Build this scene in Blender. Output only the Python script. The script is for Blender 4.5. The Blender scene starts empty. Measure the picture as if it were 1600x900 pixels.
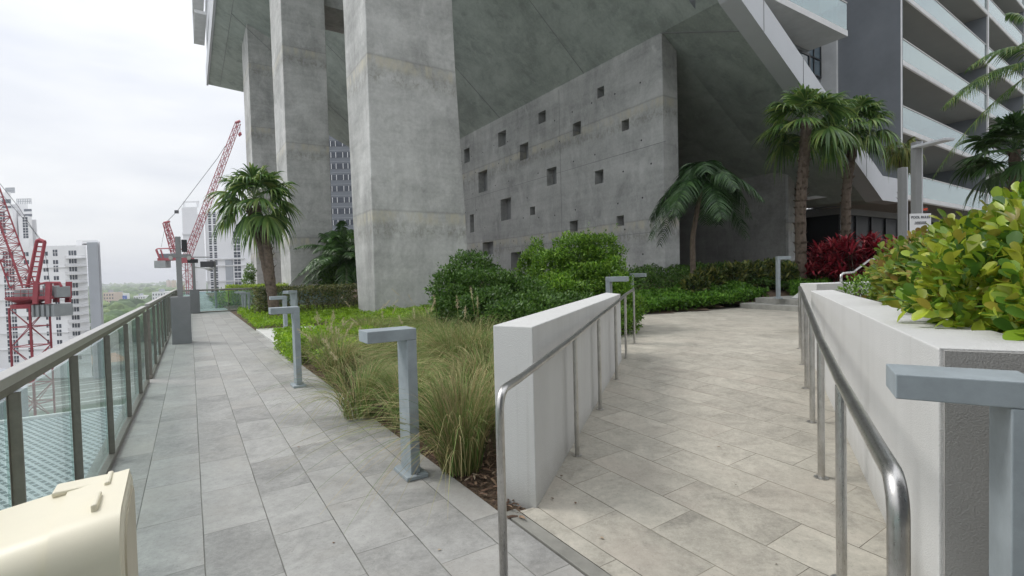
import bpy, bmesh, math, random
import numpy as np
from mathutils import Vector, Matrix
random.seed(7); RNG = np.random.default_rng(11)
scene = bpy.context.scene
col = scene.collection
# ------------------------------------------------------------------ camera
F_PX = 780.0; PITCH = 0.029; ROLL = 0.025; CAM = np.array([0.0, 0.0, 1.42])
_F = np.array([0, math.cos(PITCH), -math.sin(PITCH)]); _R0 = np.array([1.0, 0, 0]); _U0 = np.array([0, math.sin(PITCH), math.cos(PITCH)])
_R = math.cos(ROLL)*_R0 - math.sin(ROLL)*_U0; _U = math.cos(ROLL)*_U0 + math.sin(ROLL)*_R0
cd = bpy.data.cameras.new('camera'); cam = bpy.data.objects.new('camera', cd); col.objects.link(cam)
cd.sensor_width = 36.0; cd.lens = 36.0*F_PX/1600.0; cd.clip_start = 0.05; cd.clip_end = 20000
cam.matrix_world = Matrix(((_R[0], _U[0], -_F[0], CAM[0]), (_R[1], _U[1], -_F[1], CAM[1]), (_R[2], _U[2], -_F[2], CAM[2]), (0, 0, 0, 1)))
scene.camera = cam
# ------------------------------------------------------------------ sky and sun (overcast)
SUN_EL = math.radians(52); SUN_AZ = math.radians(-75)      # azimuth measured from +Y towards +X
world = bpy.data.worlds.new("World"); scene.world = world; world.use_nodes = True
wn = world.node_tree; wn.nodes.clear()
def wnode(t): return wn.nodes.new(t)
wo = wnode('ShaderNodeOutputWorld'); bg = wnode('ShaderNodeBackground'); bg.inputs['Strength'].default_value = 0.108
sky = wnode('ShaderNodeTexSky'); sky.sky_type = 'NISHITA'; sky.sun_disc = False
sky.sun_elevation = SUN_EL; sky.sun_rotation = SUN_AZ
tc = wnode('ShaderNodeTexCoord'); mp = wnode('ShaderNodeMapping'); mp.inputs['Scale'].default_value = (1.1, 1.1, 4.5)
nz = wnode('ShaderNodeTexNoise'); nz.inputs['Scale'].default_value = 1.7; nz.inputs['Detail'].default_value = 5; nz.inputs['Roughness'].default_value = 0.5
cr = wnode('ShaderNodeValToRGB'); cr.color_ramp.elements[0].position = 0.36; cr.color_ramp.elements[1].position = 0.66
cr.color_ramp.elements[0].color = (6.7, 6.95, 7.5, 1); cr.color_ramp.elements[1].color = (8.9, 8.95, 9.0, 1)
mx = wnode('ShaderNodeMix'); mx.data_type = 'RGBA'; mx.inputs[0].default_value = 0.93
wn.links.new(tc.outputs['Generated'], mp.inputs['Vector']); wn.links.new(mp.outputs[0], nz.inputs['Vector'])
wn.links.new(nz.outputs['Fac'], cr.inputs[0]); wn.links.new(sky.outputs[0], mx.inputs[6]); wn.links.new(cr.outputs[0], mx.inputs[7])
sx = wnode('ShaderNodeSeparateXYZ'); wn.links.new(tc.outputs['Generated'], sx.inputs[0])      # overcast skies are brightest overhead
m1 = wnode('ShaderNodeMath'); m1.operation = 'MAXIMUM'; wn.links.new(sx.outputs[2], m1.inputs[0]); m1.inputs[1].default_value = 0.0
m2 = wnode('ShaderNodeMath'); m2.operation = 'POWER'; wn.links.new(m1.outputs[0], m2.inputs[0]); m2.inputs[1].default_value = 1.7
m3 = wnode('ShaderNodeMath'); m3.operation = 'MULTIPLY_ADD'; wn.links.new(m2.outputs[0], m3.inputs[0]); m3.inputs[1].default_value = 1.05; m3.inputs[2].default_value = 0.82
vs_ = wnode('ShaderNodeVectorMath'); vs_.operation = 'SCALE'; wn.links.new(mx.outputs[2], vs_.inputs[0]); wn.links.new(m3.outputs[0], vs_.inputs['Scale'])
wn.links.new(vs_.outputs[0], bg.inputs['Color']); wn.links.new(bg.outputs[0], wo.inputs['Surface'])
sl = bpy.data.lights.new('sun', 'SUN'); sl.energy = 1.4; sl.angle = math.radians(18); sl.color = (1.0, 0.97, 0.93)
so = bpy.data.objects.new('sun', sl); col.objects.link(so)
sd = Vector((math.sin(SUN_AZ)*math.cos(SUN_EL), math.cos(SUN_AZ)*math.cos(SUN_EL), math.sin(SUN_EL)))
so.rotation_euler = sd.to_track_quat('Z', 'Y').to_euler()
scene.view_settings.view_transform = 'Standard'; scene.view_settings.look = 'None'
scene.view_settings.exposure = 0.34; scene.view_settings.gamma = 1.0
scene.render.engine = 'CYCLES'
scene.cycles.max_bounces = 7; scene.cycles.diffuse_bounces = 4; scene.cycles.glossy_bounces = 3
scene.cycles.transparent_max_bounces = 16; scene.cycles.transmission_bounces = 4
# ------------------------------------------------------------------ site axes: s runs along the walkway, n across it to the right
SN, CS = math.sin(math.radians(32.8)), math.cos(math.radians(32.8))
U_ = np.array([-SN, CS, 0.0]); N_ = np.array([CS, SN, 0.0])
def NS(n, s, z=0.0): return (CS*n - SN*s, SN*n + CS*s, z)
def ray(px, py):
    d = _F + _R*(px-800)/F_PX - _U*(py-450)/F_PX
    return d
def g(px, py, z=0.0):
    d = ray(px, py); t = (z-CAM[2])/d[2]; p = CAM + d*t; return (p[0], p[1], z)
def at(px, py, Y):
    d = ray(px, py); p = CAM + d*(Y/d[1]); return tuple(p)
DR = (math.sin(math.radians(22.4)), math.cos(math.radians(22.4)))   # direction in which the ramp climbs
def ramp_z(x, y): return max(0.0, min(0.21, 0.0405*(DR[0]*x+DR[1]*y-2.65)))
def gr(px, py):
    z = 0.1
    for _ in range(20):
        p = g(px, py, z); z = 0.5*z+0.5*ramp_z(p[0], p[1])
    return g(px, py, z)
# ------------------------------------------------------------------ object helpers
def tag(o, label=None, cat=None, group=None, kind=None):
    if label: o['label'] = label
    if cat: o['category'] = cat
    if group: o['group'] = group
    if kind: o['kind'] = kind
    return o
def thing(name, label, cat, loc=(0, 0, 0), rz=0.0, group=None):
    o = bpy.data.objects.new(name, None); o.empty_display_size = 0.2; col.objects.link(o)
    o.location = loc; o.rotation_euler = (0, 0, rz); return tag(o, label, cat, group)
def mesh_from(name, V, Fs, mats, mi=None, smooth=False):
    me = bpy.data.meshes.new(name); me.from_pydata([tuple(map(float, v)) for v in V], [], Fs)
    for m in mats: me.materials.append(m)
    if mi is not None: me.polygons.foreach_set('material_index', mi)
    if smooth: me.polygons.foreach_set('use_smooth', [True]*len(me.polygons))
    me.update(); return me
def link(name, me, parent=None, world_coords=True):
    o = bpy.data.objects.new(name, me); col.objects.link(o)
    if parent is not None: o.parent = parent
    return o
class MB:
    def __init__(s): s.V = []; s.F = []; s.M = []
    def add(s, V, Fs, m=0):
        b = len(s.V); s.V += [tuple(v) for v in V]; s.F += [tuple(i+b for i in f) for f in Fs]; s.M += [m]*len(Fs); return s
    def box(s, c, ax, ay, az, m=0):          # centre and three half-axis vectors
        c, ax, ay, az = map(np.array, (c, ax, ay, az)); v = []
        for k in (-1, 1):
            for (i, j) in ((-1, -1), (1, -1), (1, 1), (-1, 1)): v.append(c+ax*i+ay*j+az*k)
        return s.add(v, [(3, 2, 1, 0), (4, 5, 6, 7), (0, 1, 5, 4), (1, 2, 6, 5), (2, 3, 7, 6), (3, 0, 4, 7)], m)
    def nsbox(s, n0, n1, s0, s1, z0, z1, m=0):
        c = np.array(NS((n0+n1)/2, (s0+s1)/2, (z0+z1)/2))
        return s.box(c, N_*(n1-n0)/2, U_*(s1-s0)/2, (0, 0, (z1-z0)/2), m)
    def xbox(s, x0, x1, y0, y1, z0, z1, m=0):
        return s.box(((x0+x1)/2, (y0+y1)/2, (z0+z1)/2), ((x1-x0)/2, 0, 0), (0, (y1-y0)/2, 0), (0, 0, (z1-z0)/2), m)
    def prism(s, poly, z0, z1, m=0):         # poly counter-clockwise
        n = len(poly); a = sum(poly[i][0]*poly[(i+1) % n][1]-poly[(i+1) % n][0]*poly[i][1] for i in range(n))
        if a < 0: poly = poly[::-1]
        f0 = z0 if callable(z0) else (lambda x, y: z0); f1 = z1 if callable(z1) else (lambda x, y: z1)
        v = [(p[0], p[1], f0(p[0], p[1])) for p in poly]+[(p[0], p[1], f1(p[0], p[1])) for p in poly]
        return s.add(v, [tuple(range(n))[::-1], tuple(range(n, 2*n))]+[(i, (i+1) % n, n+(i+1) % n, n+i) for i in range(n)], m)
    def loft(s, rings, m=0):                 # rings of equal length
        k = len(rings[0]); v = [p for r in rings for p in r]; f = [tuple(range(k))[::-1], tuple(range((len(rings)-1)*k, len(rings)*k))]
        for a in range(len(rings)-1):
            for i in range(k): f.append((a*k+i, a*k+(i+1) % k, (a+1)*k+(i+1) % k, (a+1)*k+i))
        return s.add(v, f, m)
    def tube(s, path, r, seg=10, m=0):
        P = [np.array(p, float) for p in path]; rs = r if hasattr(r, '__len__') else [r]*len(P); rings = []
        prev = None
        for i, p in enumerate(P):
            t = P[min(i+1, len(P)-1)]-P[max(i-1, 0)]; t /= (np.linalg.norm(t)+1e-9)
            if prev is None:
                a = np.cross(t, (0, 0, 1.0)); a = a if np.linalg.norm(a) > 0.05 else np.cross(t, (0, 1.0, 0))
            else: a = prev - t*np.dot(prev, t)
            a /= np.linalg.norm(a); prev = a; b = np.cross(t, a)
            rings.append([p+rs[i]*(a*math.cos(2*math.pi*k/seg)+b*math.sin(2*math.pi*k/seg)) for k in range(seg)])
        return s.loft(rings, m)
    def build(s, name, mats, parent=None, smooth=False, bevel=0, seg=2, origin=None):
        if not isinstance(mats, (list, tuple)): mats = [mats]
        off = np.array(parent.location) if (parent is not None and origin is None) else np.array(origin if origin is not None else (0, 0, 0))
        if parent is not None and parent.parent is not None: off = off + np.array(parent.parent.location)
        me = mesh_from(name, [np.array(v)-off for v in s.V], s.F, mats, s.M, smooth)
        o = link(name, me, parent)
        if parent is None and origin is not None: o.location = origin
        if bevel:
            b = o.modifiers.new('bevel', 'BEVEL'); b.width = bevel; b.segments = seg; b.limit_method = 'ANGLE'; b.angle_limit = math.radians(40)
        return o
def copy_tree(o, parent=None):
    c = o.copy(); col.objects.link(c)
    if parent is not None: c.parent = parent
    for ch in [x for x in list(bpy.data.objects) if x.parent == o]: copy_tree(ch, c)
    return c
# ------------------------------------------------------------------ material helpers
class NT:
    def __init__(s, name):
        s.m = bpy.data.materials.new(name); s.m.use_nodes = True; s.t = s.m.node_tree; s.t.nodes.clear()
        s.out = s.t.nodes.new('ShaderNodeOutputMaterial')
    def n(s, typ, **kw):
        nd = s.t.nodes.new(typ)
        for k, v in kw.items():
            if k.startswith('_'): setattr(nd, k[1:], v)
            else:
                key = int(k[1:]) if (k[0] == 'i' and k[1:].isdigit()) else k.replace('__', ' ')
                s.set(nd.inputs[key], v)
        return nd
    def set(s, sock, v):
        if hasattr(v, 'node') and hasattr(v, 'is_output'): s.t.links.new(v, sock)
        elif isinstance(v, (tuple, list)) and len(v) == 3 and sock.type == 'RGBA': sock.default_value = (*v, 1)
        else: sock.default_value = v
    def math(s, op, a, b=0.0, c=None):
        nd = s.n('ShaderNodeMath', _operation=op); s.set(nd.inputs[0], a); s.set(nd.inputs[1], b)
        if c is not None: s.set(nd.inputs[2], c)
        return nd.outputs[0]
    def mix(s, f, a, b, blend='MIX'):
        nd = s.n('ShaderNodeMix', _data_type='RGBA', _blend_type=blend); s.set(nd.inputs[0], f); s.set(nd.inputs[6], a); s.set(nd.inputs[7], b); return nd.outputs[2]
    def pos(s, scale=(1, 1, 1), rot=(0, 0, 0), loc=(0, 0, 0)):
        gm = s.n('ShaderNodeNewGeometry'); mp = s.n('ShaderNodeMapping'); s.t.links.new(gm.outputs['Position'], mp.inputs[0])
        mp.inputs['Scale'].default_value = scale; mp.inputs['Rotation'].default_value = rot; mp.inputs['Location'].default_value = loc
        return mp.outputs[0]
    def noise(s, vec, scale, detail=4, rough=0.55, dist=0.0):
        return s.n('ShaderNodeTexNoise', Vector=vec, Scale=scale, Detail=detail, Roughness=rough, Distortion=dist).outputs['Fac']
    def ramp(s, f, *els):
        nd = s.n('ShaderNodeValToRGB'); s.set(nd.inputs[0], f); e = nd.color_ramp.elements
        while len(e) < len(els): e.new(0.5)
        for i, (p, c) in enumerate(els):
            e[i].position = p; e[i].color = (*c, 1) if hasattr(c, '__len__') else (c, c, c, 1)
        return nd.outputs[0]
    def bump(s, h, strength=0.3, dist=0.01, normal=None):
        nd = s.n('ShaderNodeBump', Strength=strength, Distance=dist, Height=h)
        if normal is not None: s.set(nd.inputs['Normal'], normal)
        return nd.outputs[0]
    def pbr(s, color, rough=0.7, metal=0.0, normal=None, spec=0.5):
        b = s.n('ShaderNodeBsdfPrincipled'); s.set(b.inputs['Base Color'], color); s.set(b.inputs['Roughness'], rough); s.set(b.inputs['Metallic'], metal)
        s.set(b.inputs['Specular IOR Level'], spec)
        if normal is not None: s.set(b.inputs['Normal'], normal)
        return b.outputs[0]
    def done(s, sh): s.t.links.new(sh, s.out.inputs['Surface']); return s.m
M = {}
def concrete(name, dark, light, stain=0.5, warm=0.03, bands=True):
    t = NT(name); P = t.pos()
    big = t.noise(P, 0.45, 8, 0.62, 0.6); streak = t.noise(t.pos(scale=(1.6, 1.6, 0.18)), 1.2, 6, 0.6); fine = t.noise(P, 9, 6, 0.7)
    band = t.noise(t.pos(scale=(0.12, 0.12, 2.2)), 1.6, 4, 0.6)
    f = t.math('ADD', t.math('MULTIPLY', big, 0.52), t.math('MULTIPLY', fine, 0.20))
    f = t.math('ADD', f, t.math('MULTIPLY', streak, 0.18)); f = t.math('ADD', f, t.math('MULTIPLY', band, 0.15))
    c = t.ramp(f, (0.42, dark), (0.53, tuple((a+b)/2 for a, b in zip(dark, light))), (0.64, light))
    pat = t.ramp(t.noise(t.pos(loc=(5, 9, 2)), 0.8, 8, 0.68, 0.8), (0.52, 0.0), (0.66, 1.0))
    c = t.mix(t.math('MULTIPLY', pat, stain), c, tuple(min(1, x*0.72) for x in dark))
    whi = t.ramp(t.noise(t.pos(scale=(1, 1, 0.5), loc=(1, 3, 7)), 1.9, 9, 0.72, 0.4), (0.55, 0.0), (0.72, 1.0))
    c = t.mix(t.math('MULTIPLY', whi, 0.5), c, tuple(min(1, x*1.15+0.03) for x in light))
    if bands:      # pour joints every few metres and vertical formwork seams
        sp = t.n('ShaderNodeSeparateXYZ', Vector=t.pos()); z = sp.outputs[2]
        wob = t.math('MULTIPLY', t.noise(P, 1.5, 3), 0.06)
        zz = t.math('ADD', z, wob); fr = t.math('FRACT', t.math('DIVIDE', t.math('ADD', zz, 3.92), 5.05))
        d = t.math('ABSOLUTE', t.math('SUBTRACT', fr, 0.5)); ln = t.ramp(d, (0.0, 1.0), (0.012, 0.0))
        smear = t.ramp(t.math('SUBTRACT', fr, 0.40), (0.0, 0.0), (0.04, 1.0), (0.09, 1.0), (0.105, 0.0))
        sm = t.math('MULTIPLY', smear, t.ramp(t.noise(t.pos(scale=(1, 1, 0.35)), 3.2, 7, 0.7), (0.42, 0.0), (0.62, 1.0)))
        c = t.mix(t.math('MULTIPLY', sm, 0.75), c, (0.47+warm, 0.45+warm*0.5, 0.36))
        und = t.ramp(t.math('SUBTRACT', fr, 0.30), (0.0, 0.0), (0.06, 1.0), (0.13, 0.4), (0.16, 0.0))
        um = t.math('MULTIPLY', und, t.ramp(t.noise(t.pos(scale=(1, 1, 0.6), loc=(3, 0, 0)), 5.0, 9, 0.8), (0.46, 0.0), (0.58, 1.0)))
        c = t.mix(t.math('MULTIPLY', um, 0.6), c, (0.19, 0.185, 0.15))
        c = t.mix(t.math('MULTIPLY', ln, 0.35), c, tuple(x*0.6 for x in dark))
    h = t.math('ADD', t.math('MULTIPLY', fine, 0.5), t.math('MULTIPLY', t.noise(P, 60, 4, 0.7), 0.4))
    pit = t.ramp(t.n('ShaderNodeTexVoronoi', Vector=P, Scale=7.0).outputs['Distance'], (0.03, 0.0), (0.06, 1.0))
    c = t.mix(t.math('SUBTRACT', 1.0, pit), c, tuple(x*0.5 for x in dark))
    return t.done(t.pbr(c, 0.85, normal=t.bump(h, 0.35, 0.01), spec=0.3))
M['pillar'] = concrete('pillar_concrete', (0.31, 0.312, 0.30), (0.58, 0.58, 0.56), 0.35)
M['wallc'] = concrete('wall_concrete', (0.27, 0.275, 0.268), (0.49, 0.495, 0.48), 0.32)
M['darkc'] = concrete('dark_concrete', (0.21, 0.21, 0.20), (0.38, 0.38, 0.36), 0.3, bands=False)
M['soffit'] = concrete('soffit_concrete', (0.26, 0.295, 0.27), (0.43, 0.475, 0.44), 0.45, bands=False)
def plain(name, c, rough=0.6, metal=0.0, nscale=0, namt=0.12, bump=0.0, bscale=80, spec=0.5):
    t = NT(name); colr = c
    if nscale:
        f = t.noise(t.pos(), nscale, 7, 0.65); colr = t.ramp(f, (0.3, tuple(x*(1-namt) for x in c)), (0.7, tuple(min(1, x*(1+namt)) for x in c)))
    nm = t.bump(t.noise(t.pos(), bscale, 4, 0.6), bump, 0.004) if bump else None
    return t.done(t.pbr(colr, rough, metal, nm, spec))
def stucco(name, c):
    t = NT(name); P = t.pos()
    f = t.noise(P, 1.3, 8, 0.7); st = t.noise(t.pos(scale=(3.5, 3.5, 0.35)), 1.0, 5, 0.6)
    cc = t.ramp(t.math('ADD', t.math('MULTIPLY', f, 0.5), t.math('MULTIPLY', st, 0.5)), (0.34, tuple(x*0.90 for x in c)), (0.6, c))
    zz = t.n('ShaderNodeSeparateXYZ', Vector=P).outputs[2]; dz = t.ramp(t.math('ADD', zz, t.math('MULTIPLY', t.noise(P, 5, 5, 0.7), 0.25)), (0.12, 1.0), (0.34, 0.0)); cc = t.mix(t.math('MULTIPLY', dz, 0.35), cc, (0.22, 0.2, 0.16))
    rn = t.ramp(t.noise(t.pos(scale=(22, 22, 0.5)), 1.0, 3, 0.6), (0.60, 0.0), (0.70, 1.0)); cc = t.mix(t.math('MULTIPLY', rn, 0.16), cc, (0.28, 0.27, 0.24))
    h = t.math('ADD', t.noise(P, 190, 3, 0.6), t.math('MULTIPLY', t.n('ShaderNodeTexVoronoi', Vector=P, Scale=140.0).outputs['Distance'], 0.5))
    return t.done(t.pbr(cc, 0.8, normal=t.bump(h, 0.55, 0.004), spec=0.3))
M['stucco'] = stucco('white_stucco', (0.60, 0.60, 0.585))
M['bollard'] = plain('bollard_paint', (0.29, 0.33, 0.352), 0.55, 0.0, 7, 0.14, 0.12, 120)
M['plinth'] = plain('grey_plinth_paint', (0.20, 0.205, 0.21), 0.6, 0, 4, 0.08, 0.1)
M['polep'] = plain('pole_paint', (0.23, 0.235, 0.235), 0.5, 0, 6, 0.06)
M['bronze'] = plain('bronze_aluminium', (0.22, 0.205, 0.18), 0.42, 0.55, 20, 0.12)
M['railcap'] = plain('rail_cap_aluminium', (0.44, 0.43, 0.41), 0.38, 0.6, 12, 0.08)
def steel():
    t = NT('brushed_stainless'); n1 = t.noise(t.pos(scale=(40, 40, 3)), 8, 3)
    sm = t.noise(t.pos(), 9, 5, 0.65)
    return t.done(t.pbr(t.ramp(sm, (0.3, (0.42, 0.41, 0.39)), (0.6, (0.56, 0.55, 0.53))), t.ramp(n1, (0.3, 0.24), (0.7, 0.42)), 1.0))
M['steel'] = steel()
M['white'] = plain('white_paint_far', (0.80, 0.80, 0.81), 0.7, 0, 0.15, 0.05)
M['whitetower'] = plain('white_tower_paint', (0.74, 0.745, 0.76), 0.7, 0, 0.1, 0.05)
M['greyfar'] = plain('grey_stair_tower_paint', (0.34, 0.36, 0.39), 0.7, 0, 0.2, 0.05)
M['slate'] = plain('slate_blue_render', (0.17, 0.185, 0.21), 0.7, 0, 0.2, 0.06)
M['winfar'] = plain('far_window_glass', (0.05, 0.06, 0.08), 0.15)
M['pink'] = plain('peach_render', (0.62, 0.5, 0.42), 0.8); M['tan'] = plain('tan_render', (0.55, 0.42, 0.27), 0.8)
M['red'] = plain('crane_red_paint', (0.33, 0.05, 0.065), 0.5, 0, 0.5, 0.15)
M['ballast'] = plain('counterweight_concrete', (0.30, 0.32, 0.32), 0.8, 0, 0.8, 0.1)
M['black'] = plain('black_housing', (0.03, 0.03, 0.033), 0.45)
M['midgrey'] = plain('camera_housing', (0.42, 0.42, 0.40), 0.5)
M['greywall'] = plain('slate_grey_render', (0.205, 0.22, 0.24), 0.8, 0, 0.6, 0.12, 0.25, 30)
M['fascia'] = plain('fascia_panel', (0.50, 0.515, 0.54), 0.55, 0, 0.5, 0.05)
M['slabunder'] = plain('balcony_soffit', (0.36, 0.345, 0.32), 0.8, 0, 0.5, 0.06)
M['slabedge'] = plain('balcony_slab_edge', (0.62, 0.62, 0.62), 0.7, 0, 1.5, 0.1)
M['rim'] = plain('rim_beam_paint', (0.22, 0.225, 0.225), 0.7, 0, 0.5, 0.06)
M['darkglass'] = plain('lobby_glass', (0.012, 0.014, 0.016), 0.35, spec=0.12)
M['frame'] = plain('dark_window_frame', (0.02, 0.021, 0.024), 0.4)
M['bluewin'] = plain('apartment_window_glass', (0.10, 0.14, 0.17), 0.06, spec=0.9)
M['tealglass'] = plain('teal_door_glass', (0.16, 0.22, 0.21), 0.12)
M['cream'] = plain('cream_plastic', (0.70, 0.655, 0.51), 0.42, 0, 3, 0.05, 0.05, 40)
M['creamside'] = plain('cream_plastic_recess', (0.55, 0.50, 0.38), 0.55, 0, 3, 0.05)
M['pathc'] = plain('pale_concrete_path', (0.56, 0.56, 0.53), 0.8, 0, 2.0, 0.1, 0.2)
M['stepc'] = plain('step_concrete', (0.33, 0.325, 0.295), 0.85, 0, 3.0, 0.2, 0.3)
M['kerb'] = plain('drain_strip_stone', (0.22, 0.215, 0.19), 0.75, 0, 5.0, 0.25, 0.3)
M['signw'] = plain('sign_white', (0.78, 0.79, 0.8), 0.5); M['ink'] = plain('sign_ink', (0.02, 0.03, 0.05), 0.6)
def glassm(name, tint, fres=1.5, rough=0.02, dirt=0.0):
    t = NT(name); tr = t.n('ShaderNodeBsdfTransparent', Color=tint); gl = t.n('ShaderNodeBsdfGlossy', Color=(0.9, 0.95, 0.95), Roughness=rough)
    lw = t.n('ShaderNodeLayerWeight', Blend=0.5); f = t.math('ADD', t.math('MULTIPLY', t.math('POWER', lw.outputs['Facing'], 4.0), 0.55), fres)
    a = t.n('ShaderNodeMixShader'); t.set(a.inputs[0], f); t.set(a.inputs[1], tr.outputs[0]); t.set(a.inputs[2], gl.outputs[0]); o = a.outputs[0]
    if dirt:
        df = t.n('ShaderNodeBsdfDiffuse', Color=(0.55, 0.66, 0.64)); b = t.n('ShaderNodeMixShader')
        t.set(b.inputs[0], t.math('MULTIPLY', t.noise(t.pos(scale=(3, 3, 1)), 2.0, 5, 0.6), dirt*2)); t.set(b.inputs[1], o); t.set(b.inputs[2], df.outputs[0]); o = b.outputs[0]
    return t.done(o)
M['glass'] = glassm('railing_glass', (0.88, 0.95, 0.935), 0.03, 0.02, 0.05)
M['balglass'] = glassm('balcony_glass', (0.50, 0.66, 0.65), 0.26, 0.03, 0.01)
M['farglass'] = glassm('end_railing_glass', (0.78, 0.90, 0.90), 0.04, 0.02, 0.10)
# --- paving
def paving(name, W, L, base, joint, groutw, var, warmc, rotz=-32.8, seed=0.0):
    t = NT(name)
    # world -> (n, s): rotate so that x = n, y = s
    sp = t.n('ShaderNodeSeparateXYZ', Vector=t.pos(rot=(0, 0, math.radians(rotz)))); n, s = sp.outputs[0], sp.outputs[1]
    wob = t.noise(t.pos(), 2.0, 2); n = t.math('ADD', n, t.math('MULTIPLY', wob, 0.004))
    nr = t.math('DIVIDE', t.math('ADD', n, 50.0+0.036), W); row = t.math('FLOOR', nr)
    wr = t.n('ShaderNodeTexWhiteNoise', _noise_dimensions='1D', W=t.math('ADD', row, seed)).outputs['Value']
    half = t.math('ADD', t.math('MULTIPLY', t.math('MODULO', row, 2.0), 0.42), t.math('MULTIPLY', wr, 0.22))
    sr = t.math('ADD', t.math('DIVIDE', t.math('ADD', s, 50.0), L), half); cell = t.math('FLOOR', sr)
    fn = t.math('FRACT', nr); fs = t.math('FRACT', sr)
    dn = t.math('MULTIPLY', t.math('MINIMUM', fn, t.math('SUBTRACT', 1.0, fn)), W); ds = t.math('MULTIPLY', t.math('MINIMUM', fs, t.math('SUBTRACT', 1.0, fs)), L)
    d = t.math('MINIMUM', dn, t.math('MULTIPLY', ds, 1.5))
    jit = t.math('MULTIPLY', t.noise(t.pos(), 45, 3), 0.0015)
    ramp = t.n('ShaderNodeMapRange', _interpolation_type='SMOOTHSTEP', Value=t.math('ADD', d, jit)); ramp.inputs['From Min'].default_value = groutw*0.6; ramp.inputs['From Max'].default_value = groutw*1.7
    isT = ramp.outputs[0]
    cv = t.n('ShaderNodeCombineXYZ', X=row, Y=cell, Z=seed).outputs[0]
    w1 = t.n('ShaderNodeTexWhiteNoise', _noise_dimensions='3D', Vector=cv)
    off = t.n('ShaderNodeVectorMath', _operation='SCALE', i0=w1.outputs['Color']); off.inputs['Scale'].default_value = 13.0
    pv = t.n('ShaderNodeVectorMath', _operation='ADD', i0=t.pos(), i1=off.outputs[0]).outputs[0]
    cloud = t.noise(pv, 2.6, 8, 0.66, 1.2); grain = t.noise(pv, 26, 6, 0.75); fleck = t.noise(pv, 110, 3, 0.7)
    f = t.math('ADD', t.math('MULTIPLY', cloud, 0.52), t.math('MULTIPLY', grain, 0.36)); f = t.math('ADD', f, t.math('MULTIPLY', fleck, 0.12))
    f = t.math('ADD', f, t.math('MULTIPLY', t.math('SUBTRACT', w1.outputs['Value'], 0.5), var))
    c = t.ramp(f, (0.35, tuple(x*0.62 for x in base)), (0.51, base), (0.67, tuple(min(1, x*1.32) for x in base)))
    wm = t.ramp(t.noise(pv, 1.4, 5, 0.6), (0.5, 0.0), (0.68, 1.0))
    c = t.mix(t.math('MULTIPLY', wm, 0.5), c, warmc)
    fl = t.ramp(fleck, (0.62, 0.0), (0.70, 1.0)); c = t.mix(t.math('MULTIPLY', fl, 0.35), c, tuple(min(1, x*1.5) for x in base))
    dk = t.ramp(t.noise(pv, 70, 3, 0.6), (0.30, 1.0), (0.38, 0.0)); c = t.mix(t.math('MULTIPLY', dk, 0.4), c, tuple(x*0.45 for x in base))
    # worn-in dirt across tiles
    dirt = t.ramp(t.noise(t.pos(), 0.7, 7, 0.7, 0.5), (0.45, 0.0), (0.7, 1.0)); c = t.mix(t.math('MULTIPLY', dirt, 0.22), c, tuple(x*0.6 for x in base))
    g2 = t.noise(t.pos(), 1.6, 4, 0.6); gcol = t.ramp(g2, (0.38, joint), (0.62, tuple(x*2.6 for x in joint)))
    c = t.mix(isT, gcol, c)
    h = t.math('ADD', t.math('MULTIPLY', isT, 1.0), t.math('MULTIPLY', grain, 0.25)); h = t.math('ADD', h, t.math('MULTIPLY', fleck, 0.12))
    return t.done(t.pbr(c, t.ramp(cloud, (0.3, 0.5), (0.7, 0.75)), normal=t.bump(h, 0.45, 0.006), spec=0.4))
M['walk'] = paving('grey_stone_paving', 0.325, 0.65, (0.315, 0.311, 0.295), (0.07, 0.068, 0.06), 0.0028, 0.10, (0.36, 0.34, 0.305))
M['plaza'] = paving('beige_stone_paving', 0.345, 0.66, (0.415, 0.39, 0.33), (0.10, 0.09, 0.07), 0.0028, 0.08, (0.42, 0.372, 0.315), seed=31.0)
def mulch():
    t = NT('mulch_soil'); P = t.pos(); f = t.noise(P, 18, 8, 0.75); v = t.n('ShaderNodeTexVoronoi', Vector=t.pos(scale=(1, 2.2, 1)), Scale=40.0)
    c = t.ramp(t.math('ADD', t.math('MULTIPLY', f, 0.7), t.math('MULTIPLY', v.outputs['Distance'], 0.4)), (0.35, (0.028, 0.018, 0.012)), (0.55, (0.10, 0.065, 0.04)), (0.75, (0.20, 0.14, 0.09)))
    return t.done(t.pbr(c, 0.95, normal=t.bump(f, 0.9, 0.03)))
M['mulch'] = mulch()
def chips():
    t = NT('bark_chips'); r = t.n('ShaderNodeNewGeometry').outputs['Random Per Island']
    return t.done(t.pbr(t.ramp(r, (0.0, (0.05, 0.03, 0.02)), (0.5, (0.17, 0.10, 0.065)), (0.85, (0.28, 0.19, 0.12)), (1.0, (0.4, 0.33, 0.24))), 0.9))
M['chips'] = chips()
def leaf(name, *cols, trans=0.35, rough=0.45, spec=0.35):
    t = NT(name); r = t.n('ShaderNodeNewGeometry').outputs['Random Per Island']; n = len(cols)
    c = t.ramp(r, *[(i/(n-1), k) for i, k in enumerate(cols)])
    c = t.mix(0.5, c, t.ramp(t.noise(t.pos(), 1.6, 4, 0.6), (0.35, (0.32, 0.32, 0.32)), (0.65, (0.72, 0.72, 0.66))), 'OVERLAY')
    b = t.pbr(c, rough, spec=spec); tl = t.n('ShaderNodeBsdfTranslucent', Color=c); m = t.n('ShaderNodeMixShader'); m.inputs[0].default_value = trans
    t.set(m.inputs[1], b); t.set(m.inputs[2], tl.outputs[0]); return t.done(m.outputs[0])
M['palm'] = leaf('fan_palm_leaf', (0.04, 0.095, 0.03), (0.085, 0.17, 0.045), (0.15, 0.25, 0.065), (0.27, 0.33, 0.10), trans=0.3, rough=0.33)
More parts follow.
